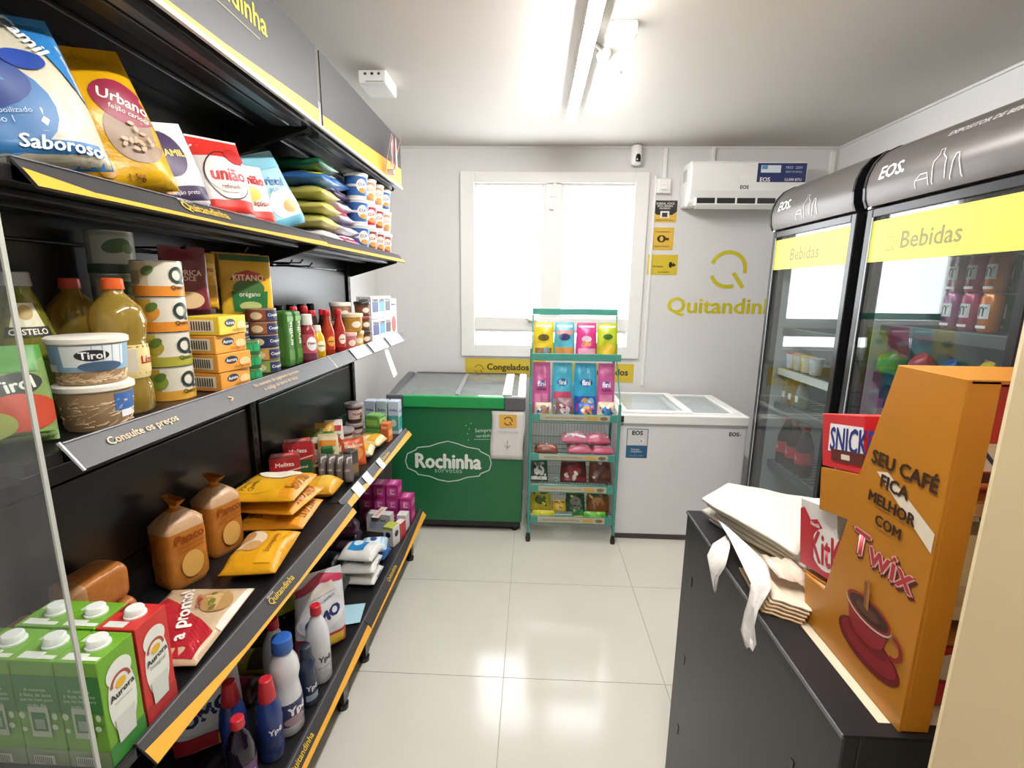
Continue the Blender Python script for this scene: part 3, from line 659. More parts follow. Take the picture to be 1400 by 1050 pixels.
def can(name, label, cat, loc, r, h, col, items=(), lid='b9bcc0', rz=-.6, group=None, band=()):
    o = thing(name, label, cat, loc, rz, group)
    MB().lathe([(r*.93, 0), (r, .003), (r, h-.003), (r*.93, h)], 20).build('can_body', plas(col, .3), o, smooth=40)
    rm = MB(); rm.lathe([(r*.96, h-.003), (r*1.01, h-.002), (r*1.01, h), (r*.9, h), (r*.88, h-.002)], 20, cap=False); rm.lathe([(r*.89, h-.0025), (r*.89, h-.0015)], 20)
    rm.build('lid', mat(lid, .3, .7), o, smooth=40)
    its = [Rc(-PI*r*.98, a, PI*r*.98, b, c) for a, b, c in band] + list(items)
    if its: decal(o, cylS(r), its, 'label', .0006, .0003)
    return o
def bottle(name, label, cat, loc, prof, cap, col, items=(), capcol='cc2222', body_mat=None, rz=-.6, group=None, sx=1, sy=1, lab=None, n=20):
    """prof: (r, z) outline; cap: (r0, z0, r1, z1); lab: (z0, z1, colour)"""
    o = thing(name, label, cat, loc, rz, group)
    b = MB().lathe(prof, n, sx=sx, sy=sy).build('bottle_body', body_mat or plas(col, .22), o, smooth=50)
    r0, z0, r1, z1 = cap
    MB().lathe([(r0, z0), (r0*1.02, z0+.001), ((r0+r1)/2, (z0+z1)/2), (r1, z1-.002), (r1*.85, z1)], 16).build('cap', plas(capcol, .35), o, smooth=40)
    def rf(v):
        for (ra, za), (rb, zb) in zip(prof[:-1], prof[1:]):
            if za <= v <= zb and zb > za: return ra + (rb-ra)*(v-za)/(zb-za)
        return prof[-1][0]
    R0 = max(p[0] for p in prof)
    S0 = cylS(rf, 0, R0); S = lambda u, v, e: Vector((S0(u, v, e).x*sx, S0(u, v, e).y*sy, v))
    its = ([Rc(-R0*(PI*.98 if lab[2][0] != '!' else 1.2), lab[0], R0*(PI*.98 if lab[2][0] != '!' else 1.2), lab[1], lab[2].strip('!'))] if lab else []) + list(items)
    if its: decal(o, S, its, 'label', .0008, .0003)
    return o
ORD = ['lowest', 'second from the bottom', 'third from the bottom', 'fourth from the bottom', 'fifth from the bottom', 'sixth from the bottom']
def level(i, n): return 'topmost' if i == n-1 else ORD[i]

# ================================================================== upper shelf: rice, sugar, flour, noodle cups
z = Z3 + .001
bag('rice_bag', 'large blue and clear rice bag, nearest bag on the upper shelf', 'rice bag', (-.805, .805, z+.024), (.20, .235, .095), 'c9c2ac',
    [Rc(-.10, .0, .10, .035, '2d6fa6'), El(-.055, .085, .10, .075, '2f6fa8'), El(-.06, .12, .085, .045, '1e3f86'), Py([(.02, .265), (.1, .265), (.1, .10), (.085, .13)], '2c76b4'), Rc(-.1, .215, .02, .262, '9fb2c0'), El(-.05, .175, .035, .022, '8c6a52'), El(.03, .155, .03, .016, '27469a'), T('Saboroso', .035, .028, .11, 'eef2f2', shear=.2, rot=-.1, bold=.03), T('Camil', .05, .20, .07, 'eef2f2', rot=-1.1, bold=.03), T('arroz parboilizado', -.03, .075, .08, 'cfe0ee', bold=0), T('tipo 1', -.03, .062, .03, 'cfe0ee', bold=0)], rz=-.62, ry=-.16, rx=.2, res=(14, 18))
bag('rice_bag', 'mustard yellow grain bag with maroon brand shape and clear window', 'rice bag', (-.80, .99, z+.024), (.165, .262, .09), 'd2a012',
    [El(.03, .10, .052, .055, '8f7358'), El(.035, .155, .056, .04, '8e1f3d', -.4), T('Urbano', .035, .158, .085, 'f3ead8', rot=-.4, bold=.02), T('URBANO', -.058, .16, .1, 'f0e6d0', rot=-1.45, bold=.02), T('feijão carioca', .035, .135, .07, 'f3ead8', rot=-.4, bold=0), El(-.045, .035, .013, .013, 'b07a10'), T('1 kg', .0, .02, .025, '7a4a10')] + [El(.03+.035*math.cos(a*2.4)*(a % 5)/5, .085+.04*math.sin(a*2.4)*(a % 7)/7, .006, .0035, 'b59a78', a) for a in range(16)], rz=-.6, ry=-.14, rx=.24, res=(14, 18))
bag('bean_bag', 'small white and purple grain bag behind the red sugar bag', 'bean bag', (-.80, 1.13, z+.016), (.125, .185, .06), 'e0d9dc',
    [Rc(-.06, 0, .06, .045, '3f3253'), El(-.01, .115, .042, .05, '4a3c5c'), T('CAMIL', .0, .115, .06, 'f0d070', bold=.03), El(-.03, .04, .015, .012, 'c88f4a'), T('feijão preto', 0, .03, .06, 'e8e4ea', bold=0)], rz=-.5, ry=-.14, rx=.2)
bag('sugar_bag', 'red and white sugar bag on the upper shelf', 'sugar bag', (-.79, 1.28, z+.011), (.145, .20, .08), 'e6ded8',
    [Rc(-.072, .150, .072, .195, 'd8332a'), Rc(-.072, .0, .072, .045, 'd23328'), El(0, .105, .058, .042, 'e9e2da'), Ln(arc(0, .105, .058, 30, 330, 24), .003, '4a2c28'), T('união', 0, .106, .09, 'c4232a', bold=.04), T('refinado', .0, .078, .05, '7a4038', bold=0), El(.035, .155, .03, .02, 'b02020')], rz=-.45, ry=-.12, rx=.08)
bag('sugar_bag', 'white sugar bag with red brand, between red and pale blue bags', 'sugar bag', (-.80, 1.42, z+.011), (.12, .17, .07), 'e4e0dc',
    [Rc(-.06, 0, .06, .04, 'd34038'), T('união', 0, .125, .08, 'c83038', bold=.04), El(-.02, .085, .03, .02, 'd9cf6a'), T('açúcar', .01, .06, .05, 'b03030')], rz=-.45, ry=-.12, rx=.08)
bag('sugar_bag', 'pale blue sugar bag leaning at the middle of the upper shelf', 'sugar bag', (-.79, 1.585, z+.03), (.145, .225, .07), 'a9d3df',
    [El(.01, .07, .055, .05, 'e8eef0'), El(.02, .06, .025, .02, 'd9a86a'), Rc(-.07, .0, .07, .03, '6fb6cf'), T('Cristal', -.01, .14, .09, '2f5f9a', rot=-.2, bold=.03), T('açúcar', 0, .115, .06, '4f8fb8', bold=0), Rc(-.072, .175, .072, .222, '8cc6d8')], rz=-.5, ry=-.14, rx=.38)
SA = [('d8d6d0', 'grey'), ('c9c06a', 'olive'), ('c4b860', 'olive'), ('bdb55c', 'mustard'), ('3b6fb0', 'blue and yellow'), ('1f5f38', 'dark green')]
for i, (c, cn) in enumerate(SA):
    bag('flour_bag', f'{cn} bag lying flat, {level(i, 6)} behind the pale blue sugar', 'flour bag', (-.715-.004*(i % 2), 1.775, ON(z+i*.0475, .048)), (.165, .20, .048), c, [Rc(-.06, .02, .06, .10, ['8a8a88', '7a8a3a', '7a8a3a', '7a8a3a', 'd9c83a', '2f7a4a'][i])], ry=LIE, lying=True, group='flat bags on the upper shelf', seed=i)
SB = [('b83a6a', 'magenta and white'), ('d9d4dc', 'white and purple'), ('cfcad6', 'lilac and white'), ('d6d0da', 'white and violet'), ('4a3c5c', 'purple'), ('3a6fb4', 'blue and white')]
for i, (c, cn) in enumerate(SB):
    bag('flour_bag', f'{cn} bag lying flat, {level(i, 6)} beside the noodle cups', 'flour bag', (-.71+.004*(i % 2)-(.008*i), 1.945, ON(z+i*.043, .044)), (.165, .185, .044), c, [Rc(-.07, .005, .07, .05, ['e8e2e6', '4a3660', 'c23a6a', '43305a', 'e6e2ea', 'e4e8ee'][i]), Rc(-.05, .08, .05, .15, ['e8e2e6', '6a5080', 'e8e4ea', '5a4a78', 'e6e2ea', '2f5fa0'][i])], ry=LIE, lying=True, group='flat bags on the upper shelf', seed=20+i)
cups = [('2f62a8', 'blue'), ('b98a62', 'tan'), ('c4283a', 'red'), ('8c3a34', 'brown')]
for c_, (x, y, order) in enumerate(((-.735, 2.075, (0, 0, 0)), (-.735, 2.185, (3, 2, 1)), (-.735, 2.295, (3, 3, 1)), (-.735, 2.405, (3, 1, 0)))):
    for i, k in enumerate(order):
        hx, cn = cups[k]; zz = z + i*.1005
        o = thing('noodle_cup', f'{level(i, 3)} {cn} and white noodle cup, {["first", "second", "third", "last"][c_]} stack from the bags', 'noodle cup', (x, y, zz), -.7, 'noodle cups on the upper shelf')
        pf = [(.036, 0), (.038, .003), (.0465, .094)]
        MB().lathe(pf, 22).build('cup', plas('e9e6e3', .4), o, smooth=40)
        MB().lathe([(.0475, .0915), (.049, .093), (.049, .097), (.0465, .0995)], 22).build('lid', mat('dddcd8', .35), o, smooth=40)
        rf = lambda v: .038 + (v-.003)*.0948
        decal(o, cylS(rf, 0, .042), [Rc(-.13, .012, .13, .045, hx), Rc(-.13, .055, .13, .085, hx), El(0, .05, .022, .026, 'e9e2d6'), T('CUP', 0, .055, .03, hx, bold=.03), El(.004, .032, .016, .01, 'd89a4a')], 'label')
# header ornament
po = thing('clip_tag', 'small pink and white bunch clipped on the far header', 'ornament', (-.62, 2.22, 2.06))
random.seed(2)
for i in range(7):
    a = random.uniform(-.5, .5); l = random.uniform(.08, .13)
    MB().prism([(-.008, -l/2), (.008, -l/2), (.005, l/2), (0, l/2+.02), (-.006, l/2)], 0, -.001, .001).build('petal', film(['e0b9b6', 'ecdcd8', 'c98f92'][i % 3]), po, (.006*i-.012, random.uniform(-.03, .03), 0), (a*.6, a*.4, a))
MB().box(-.022, .006, -.012, .012, -.0755, -.055).build('clip', plas('c9b8b4'), po)

# ================================================================== middle shelf: tins, bottles, sauces
z = Z2 + .001
bag('olive_pouch', 'clear green and red vegetable pouch behind the acrylic end panel', 'pouch', (-.755, .645, z+.004), (.10, .145, .045), '7f9a5a',
    [Rc(-.065, .105, .065, .15, '4f8f3c'), El(.01, .085, .035, .018, '2b332d', .2), T('Tirol', .01, .085, .05, 'e4e8da', rot=.2, bold=.03), El(.015, .045, .045, .028, 'b8432a'), El(-.02, .03, .03, .02, '9aa84a'), Rc(-.065, 0, .065, .014, '5a7a38')], rz=-.75, ry=-.2)
bottle('vinegar_bottle', 'vinegar bottle with grey cap and pale label on its shoulder', 'bottle', (-.86, .785, z),
       [(.04, 0), (.043, .006), (.043, .12), (.041, .145), (.022, .215), (.017, .225), (.017, .24)], (.019, .232, .018, .256), '',
       [Py([(-.03, .15), (.03, .15), (.02, .205), (-.02, .205)], 'd9d4b8'), El(0, .19, .014, .012, 'b59a5a'), Rc(-.034, .15, .034, .166, '2a2a22'), T('CASTELO', 0, .158, .055, 'e8e4d0', bold=.03)], 'a9a9ac', liquid('a9a83f'), lab=(.04, .11, '8fa04a'))
OILP = [(.037, 0), (.041, .006), (.041, .05), (.037, .062), (.041, .075), (.041, .125), (.038, .132), (.042, .15), (.044, .172), (.038, .196), (.022, .214), (.015, .222), (.015, .236)]
for i, (x, y, cp, lb, lz) in enumerate(((-.885, .905, 'c23a2c', 'cooking oil bottle with red cap behind the other oil bottle', (.07, .125, 'cdb55a')), (-.765, .865, 'dd5a22', 'cooking oil bottle with orange cap beside the tin stack', (.066, .128, 'd8c58a')))):
    bottle('oil_bottle', lb, 'bottle', (x, y, z), OILP, (.017, .228, .0165, .248), '', [Rc(-.028, .08, .012, .12, 'c9bfae'), T('Liza', .035, .10, .03, 'b02a20', bold=.03)], cp, liquid('c9a84a'), lab=lz, group='oil bottles')
    o = bpy.data.objects[-1] if False else None
for i in range(2):
    o = thing('salad_tub', ['lower clear tub of snack sticks with white lid', 'upper tub with blue and white label and white lid'][i] + ' by the price rail', 'tub', (-.733, .765, z+i*.0775), -.75, 'snack tubs')
    MB().lathe([(.043, 0), (.045, .003), (.051, .066)], 24).build('tub', plas('a98c68', .25), o, smooth=40)
    MB().lathe([(.052, .065), (.0545, .067), (.0545, .074), (.051, .0765)], 24).build('lid', plas('e6e0d2', .4), o, smooth=40)
    rf = lambda v: .045 + (v-.003)*.095
    if i: decal(o, cylS(rf, 0, .049), [Rc(-.16, .022, .16, .064, '8fb4cf'), Rc(-.04, .03, .045, .063, 'e3e6e6'), El(.0, .048, .022, .009, '26282c'), T('Tirol', 0, .048, .032, 'f0f0ee', bold=.03), El(.01, .03, .03, .008, '48607a'), Rc(-.075, .022, -.05, .034, 'e8e8e8')], 'label')
    else: decal(o, cylS(rf, 0, .049), [Rc(.02, .03, .07, .06, '3f68a8'), Rc(.03, .018, .065, .03, 'e8e8e8')], 'label')
    st = MB(); random.seed(i)
    for q in range(70):
        a = random.uniform(-1.6, 1.6); zz = random.uniform(.006, .05 if i == 0 else .012); r = .0420+(zz)*.093
        st.tube([(r*math.cos(a), r*math.sin(a), zz), ((r+.001)*math.cos(a+.3), (r+.001)*math.sin(a+.3), zz+random.uniform(-.004, .012))], .0032, 5)
    st.build('sticks', plas('c2a682', .45), o, kind='stuff')
for i in range(4):
    can('tin_can', f'grey green leaf tin, {level(i, 4)} in the stack at the back', 'tin', (-.89, 1.015, z+i*.0865), .041, .085, '9aa39a', [Rc(-.045, .02, .045, .075, 'b9bdb4'), El(.0, .055, .026, .014, '4a6a44', .3), El(.02, .05, .012, .01, '6a8a54'), Rc(-.1, .0, .1, .018, '3f4f48')], group='green label tins')
QC = [('c9a43a', 'd8a03a', 'yellow'), ('cdb84a', 'a8a43a', 'olive'), ('d9b04a', 'dd8a2a', 'amber'), ('d8c8a4', 'e08a2a', 'pale orange')]
for i in range(4):
    a, b, n_ = QC[i]
    can('tin_can', f'{n_} fruit tin, {level(i, 4)} in the stack by the oil', 'tin', (-.772, .985, z+i*.0715), .0435, .070, 'dcd6c6', [Rc(-.136, .0, .136, .02, b), Rc(-.136, .02, -.03, .066, a), Rc(-.07, .024, -.045, .05, 'b9a68a') if i == 3 else El(-.035, .04, .018, .016, ['8aa03a', 'a8983a', 'e09a3a', 'e69a4a'][i]), Ln(arc(.022, .042, .014, 0, 360, 20), .006, '2a3a36'), Ln([(.027, .034), (.038, .024)], .006, '2a3a36'), T('Quero', .022, .017, .03, '2a3a36', bold=.03), El(-.03, .05, .012, .008, '5a7a2f', .6)], group='fruit tins')
for i in range(4):
    c = ['e39a3a', 'e39c3c', 'e5a040', 'e6c530'][i]; rr = [.05, -.04, .03, .12][i]
    carton('food_box', f'{["orange", "orange", "orange", "yellow"][i]} margarine box, {level(i, 4)} in the stack by the fruit tins', 'food box', (-.735+[0, .004, -.003, .003][i], 1.098, z+i*.0425), (.075, .105, .0415), c,
           front=[El(-.012, .026, .02, .009, '25304a'), T('Aurora', -.012, .026, .032, 'eeeeee', bold=.03), El(.03, .018, .018, .01, 'f0c890'), T('margarina', .02, .008, .05, 'a85a1a', bold=0)], side=[Rc(-.03, .008, .025, .034, 'efe6cf')] + [Rc(-.026+k*.006, .011, -.023+k*.006, .031, '3a3226') for k in range(8)], rz=rr-.1, group='margarine boxes')
for i in range(3):
    can('tin_can', f'small green tin, {level(i, 3)} in its short stack', 'tin', (-.716, 1.185, z+i*.0345), .027, .033, '1f7a4a', [Rc(-.02, .008, .02, .026, '2f9a60')], 'c9b46a', group='small green tins')
for i in range(4):
    can('tin_can', f'dark blue fish tin, {level(i, 4)} in the wide stack', 'tin', (-.787, 1.228, z+i*.036), .044, .035, '23263f', [Rc(-.04, .022, .05, .029, 'b9b4a4'), T('Gomes da Costa', .0, .012, .07, 'e8e6ea', bold=.02)], 'b9b4a4', group='blue fish tins')
TC = [('8aa04a', 'lime'), ('c99a4a', 'tan'), ('2c3050', 'navy'), ('9a5a3a', 'copper'), ('8a4a30', 'russet')]
for i in range(5):
    can('tin_can', f'{TC[i][1]} fish tin, {level(i, 5)} in the tallest fish tin stack', 'tin', (-.752, 1.318, z+i*.0355), .040, .0345, TC[i][0], [Rc(-.005, .004, .05, .03, '2c335a'), T('Coqueiro', .022, .017, .045, 'f0eee6', bold=.03), El(-.03, .016, .015, .01, 'e0c8a0')], 'c4c0b4', group='tall stack of fish tins')
# hanging seasoning packets on pegs
def peg(label, y, x1, zz, grp='peg hooks'):
    o = thing('peg_hook', label, 'hook', (0, y, zz), 0, grp)
    MB().box(SX+.0006, SX+.004, -.012, .012, -.015, .015).build('plate', m_blk, o)
    MB().tube([(SX+.003, 0, 0), (x1-.01, 0, 0), (x1, 0, .012)], .0028, 6).build('prong', plas('1c1c1e', .25), o)
peg('black peg hook holding the maroon packet', 1.13, -.80, 1.585); peg('black peg hook holding the yellow and green packets', 1.335, -.78, 1.592)
peg('empty black peg hook nearest the green packet', 1.62, -.80, 1.575); peg('empty black peg hook above the sauce bottles', 1.70, -.77, 1.57); peg('shorter empty black peg hook at the end of the row', 1.78, -.84, 1.585)
bag('seasoning_packet', 'maroon seasoning packet hanging above the food boxes', 'seasoning', (-.82, 1.13, 1.43), (.10, .158, .02), '6e2434',
    [T('PÁPRICA', .0, .10, .07, 'e4c8c8', bold=.02), T('DOCE', 0, .085, .04, 'e4c8c8'), El(0, .035, .035, .02, 'd2b48a'), Rc(-.006, .1, .006, .125, 'e8dcd8') if False else Rc(-.048, 0, .048, .012, '4e1824')], rz=-.55, wr=.001)
bag('seasoning_packet', 'plain yellow seasoning packet just behind the maroon one', 'seasoning', (-.835, 1.215, 1.44), (.07, .14, .015), 'd3a01e', [Rc(-.03, .02, .03, .06, 'b98212'), Rc(-.032, .085, .032, .115, 'e6c04a'), T('Kitano', 0, .1, .05, '9a2a20')], rz=-.4, wr=.001)
bag('seasoning_packet', 'mustard packet hanging just behind the green and yellow one', 'seasoning', (-.835, 1.365, 1.425), (.135, .165, .018), 'd9a420', [Rc(-.06, .02, .06, .07, '3f6a2a')], rz=-.55, wr=.001)
bag('seasoning_packet', 'yellow packet with green panel and red brand shape, hanging in front', 'seasoning', (-.80, 1.345, 1.415), (.14, .17, .022), 'dcae2e',
    [Rc(-.068, .152, .068, .168, '2f5a2a'), Py([(-.05, .07), (.055, .07), (.05, .015), (-.045, .015)], '1f6a34'), El(0, .078, .045, .025, '3f6a34'), Py([(-.052, .10), (-.035, .118), (.0, .128), (.035, .118), (.052, .10)], 'b02a22'), T('KITANO', 0, .107, .085, 'f2e6d0', bold=.03), T('orégano', .0, .06, .06, 'e6ecd8', bold=0), El(0, .03, .032, .012, 'a8b06a')], rz=-.6, wr=.0012)
for i in range(2):
    carton('pasta_pack', ['dark green standing pack nearest the fish tins', 'dark green standing pack next to the ketchup'][i], 'pack', (-.745, 1.405+i*.05, z), (.06, .044, .165), '3a6a26', front=[Rc(-.016, .02, .016, .05, '4f8434'), T('ervilha', 0, .10, .07, 'dbe6c8', rot=PI/2), Rc(-.018, .135, .018, .15, '6a9a48')], side=[Rc(-.02, .03, .02, .12, '4a7a30')], group='green packs', bev=.008)
KP = [(.022, 0), (.026, .005), (.026, .06), (.022, .08), (.024, .095), (.017, .112), (.013, .118), (.013, .122)]
bottle('ketchup_bottle', 'pinkish red ketchup bottle with tall white cap', 'bottle', (-.714, 1.508, z), KP, (.017, .118, .016, .152), '8f2a2e', [El(0, .06, .017, .022, 'e4dcdc'), T('Heinz', 0, .062, .026, '3a3048', bold=.03), Rc(-.04, .01, .04, .028, '6a3048')], 'e6e0da', lab=(.03, .09, '!b8505a'))
bottle('mustard_bottle', 'yellow mustard bottle with white cap', 'bottle', (-.712, 1.572, z), [(.021, 0), (.025, .004), (.025, .05), (.021, .075), (.014, .09), (.012, .094)], (.014, .092, .013, .112), 'd8a818', [El(0, .045, .015, .018, 'e6dfc0'), T('Heinz', 0, .047, .022, '5a4a20', bold=.02)], 'e6e0d2')
SAU = [(.019, 0), (.022, .004), (.022, .085), (.012, .12), (.010, .14)]
for i, (x, y, bc, cn) in enumerate(((-.80, 1.60, '5a1a16', 'dark red'), (-.80, 1.675, '8a2018', 'red'), (-.755, 1.635, '3a1814', 'brown'), (-.72, 1.675, 'a83a1e', 'orange red'), (-.755, 1.72, '2a1614', 'nearly black'), (-.712, 1.755, 'a02422', 'bright red'))):
    bottle('sauce_bottle', f'{cn} sauce bottle with red cap, {["back left", "back right", "middle left", "front left", "middle right", "front right"][i]} of the cluster', 'bottle', (x, y, z), [(a*1.0, b*(1.08 if i < 2 else 1)) for a, b in SAU], (.0125, .138*(1.08 if i < 2 else 1), .012, .158*(1.08 if i < 2 else 1)), bc, [El(0, .05, .014, .018, ['e0c8a0', 'd8b06a', 'd9a85a', 'e0a040', 'c94a30', 'e8d8c8'][i]), T('molho', 0, .05, .022, '3a1414', bold=.02)], 'c01f2a', group='red capped sauces', lab=(.02, .08, ['6a2a1e', '9a2a1e', 'b04a1e', 'b8321e', '3a2018', 'b03028'][i]))
for i, y in enumerate((1.66, 1.74, 1.82, 1.90)):
    bottle('sauce_bottle', f'dark bottle with black cap at the back, {["first", "second", "third", "fourth"][i]} from the left', 'bottle', (-.88, y, z), [(.02, 0), (.023, .004), (.023, .11), (.014, .14), (.012, .15)], (.015, .148, .014, .172), '2a1c1a', [Rc(-.02, .03, .02, .09, '4a2a22')], '141416', group='black capped bottles')
def jar(label, x, y, zz, r, h, col, lid, lc, cat='jar', grp='small jars'):
    o = thing('small_jar', label, cat, (x, y, zz), -.7, grp)
    MB().lathe([(r*.82, 0), (r*.86, .003), (r*.97, h*.8)], 20).build('jar_body', plas(col, .3), o, smooth=40)
    MB().lathe([(r*1.0, h*.78), (r*1.04, h*.8), (r*1.04, h-.003), (r*.98, h)], 20).build('lid', plas(lid, .4), o, smooth=40)
    rf = lambda v: r*(.86+.11*v/(h*.8)); decal(o, cylS(rf, 0, r), [Rc(-r*1.6, h*.14, r*1.6, h*.62, lc), El(0, h*.4, r*.5, h*.18, 'efe4d2')], 'label')
jar('pink jar at the front below the yellow lidded tub', -.712, 1.845, z, .031, .066, 'c9787a', 'd8a8a0', 'd2605a'); jar('yellow jar at the front next to the pink jar', -.712, 1.925, z, .031, .066, 'c9a24a', 'e0c890', 'd8b040')
jar('beige lidded tub standing on the pink and yellow jars', -.712, 1.885, z+.067, .043, .07, 'c4923a', 'e3d3b4', 'b58a34')
for i in range(3): jar(f'brown jar, {level(i, 3)} in the stack before the white cartons', -.72, 2.035, z+i*.06, .033, .058, '6a4a3a', '3a2c2a' if i != 1 else '8a3a34', '8a5a44')
for i in range(2): jar(['tan tub under the cream lidded one at the back', 'cream lidded tan tub standing highest among the jars'][i], -.80, 2.0, z+i*.1, .042, .098 if i == 0 else .075, 'b58a6a', 'e8dfd0', 'a8744e')
for i, (y, cc) in enumerate(((2.125, 'dfe2e6'), (2.215, 'e2e4e8'), (2.305, 'e6e6e8'), (2.40, 'e3dcd8'))):
    for k in range(2 if i < 3 else 1):
        hh = .098 if i < 3 else .185
        carton('milk_powder_box', f'white powder carton with {["navy", "sky blue", "black", "red brown"][i]} print, {"upper" if k else "lower"} of the {["first", "second", "third", "last"][i]} pile' if i < 3 else 'tall white carton with red brown picture at the shelf end', 'carton', (-.725, y, z+k*.1), (.07, .078, hh), cc,
               front=[Rc(-.028, .03, .028, .075, ['3a4a8a', '4f9ad0', '3a3c44', 'b04a34'][i]) if i != 3 else El(0, .06, .026, .04, 'a8402c'), T(['Ninho', 'Leite', 'Mucilon', 'Nescau'][i], 0, hh*.85, .05, '2a2c44', bold=.03)], side=[El(.0, .055, .022, .026, ['3f78b8', '2f3e74', '4a4e5a', '8a3a2a'][i]), T('leite', 0, hh*.85, .04, '3a3c54', bold=.02), Rc(-.028, .008, .028, .02, 'b8c4d4')], rz=-.15, group='white powder cartons')
# price tags slipped on the rail, their sleeve glare painted in as white
for y, w_, d_ in ((1.83, .16, .0), (2.05, .2, 0), (2.30, .22, 0)):
    o = MB(); o.box(-.0006, .0006, -w_/2, w_/2, -.024, .024)
    tag(o.build('price_tag', card('eceae6'), None, (-.6605, y, 1.2562), (0, -.675, 0)), f'white price tag on the middle rail below the {"sauces" if y < 1.9 else "brown jars" if y < 2.2 else "white cartons"}', 'price tag', 'white price tags')
o = MB(); o.prism([(-.045, -.075), (.02, -.085), (.045, .06), (-.01, .075)], 0, -.0006, .0006)
tag(o.build('price_tag', card('f0eee8'), None, (-.655, 2.18, 1.175), (.25, -.3, 0)), 'white paper tag hanging below the middle price rail', 'price tag')

# ================================================================== lower shelf: milk, bread, coffee
z = Z1 + .001
def milk(label, x, y, col, dark, lab2, grp, side_text=True):
    o = thing('milk_carton', label, 'milk carton', (x, y, z), 0, grp); a = .034; h = .19
    MB().box(-a, a, -a, a, 0, h).build('carton', card(col), o, bevel=.0015)
    t = MB(); t.lathe([(.017, 0), (.017, .003), (.0145, .0035), (.0145, .012), (.0125, .0145)], 20, sx=1, sy=1)
    t.build('cap', plas('e9ebe6', .35), o, (.004, .004, h), smooth=40)
    tb = MB(); tb.box(-.022, .012, -.008, .006, 0, .0012); tb.build('flap', card('e3e6dc'), o, (-.002, -.022, h))
    f = [Rc(-a, 0, a, .035, dark), El(0, .098, .026, .062, 'e2e3da'), El(0, .148, .024, .022, 'e2e3da'), Ln(arc(0, .128, .017, 180, 0, 12), .005, 'a84a3a'), El(0, .128, .010, .008, 'e0b030'), T('Aurora', 0, .114, .046, '2a2a30', rot=.12, bold=.03), T(lab2, 0, .10, .034, '8a8c84', bold=0), Py([(-.018, .03), (.014, .03), (.018, .075), (-.02, .075)], 'cfd2cc')]
    decal(o, flatS((a, 0, 0), (0, 1, 0), (0, 0, 1), (1, 0, 0)), f, 'front_print')
    wh = 'c9dcbc' if grp != 'red' else 'f0c8c4'
    s_ = [Rc(-a, .10, a, .165, dark), Rc(-a, 0, a, .03, '8a9a70' if side_text else dark)]
    s_ += [T(t_, 0, .14-.009*k, w_, wh, bold=0) for k, (t_, w_) in enumerate((('A natureza', .035), ('é feita de leite', .05), ('que faz bem para', .052), ('todo dia', .03)))]
    s_ += [Rc(-.016, .055, .016, .11, 'b9bfa8'), Rc(-.012, .066, .012, .10, dark), Rc(-.008, .07, .008, .088, '9aa890'), El(.024, .075, .005, .005, wh), El(-.026, .095, .005, .006, wh), El(.027, .095, .004, .006, wh), El(-.025, .07, .004, .004, wh)]
    s_ += [Rc(-.02, .006, .014, .022, 'd9dccb')] + [Rc(-.018+k*.0035, .008, -.0165+k*.0035, .021, '3c4034') for k in range(9)]
    decal(o, flatS((0, -a, 0), (1, 0, 0), (0, 0, 1), (0, -1, 0)), s_, 'side_print')
    decal(o, flatS((0, 0, h), (0, 1, 0), (-1, 0, 0), (0, 0, 1)), [Rc(.008, .004, .026, .03, 'b9cfa0'), Rc(-.03, -.033, -.022, .0, 'e0e4d4')] if side_text else [Rc(.008, .02, .03, .03, '6a2a20')], 'top_print')
    return o
GR = ('6fa52e', '2f7d2c')
for i, x in enumerate((-.892, -.822, -.752, -.682)):
    milk(['green milk carton in the near row against the back, fourth from the aisle', 'green milk carton in the near row, third from the aisle', 'green milk carton in the near row, second from the aisle', 'green milk carton at the near aisle corner of the row'][i], x, .640, *GR, 'Semidesnatado', 'green milk cartons')
for i, x in enumerate((-.822, -.752)): milk(['green milk carton in the second row, farthest from the aisle', 'green milk carton in the second row beside the red carton'][i], x, .713, *GR, 'Semidesnatado', 'green milk cartons')
milk('red milk carton at the aisle side of the second row', -.682, .713, 'c8342f', 'b0282a', 'Integral', 'red', False)
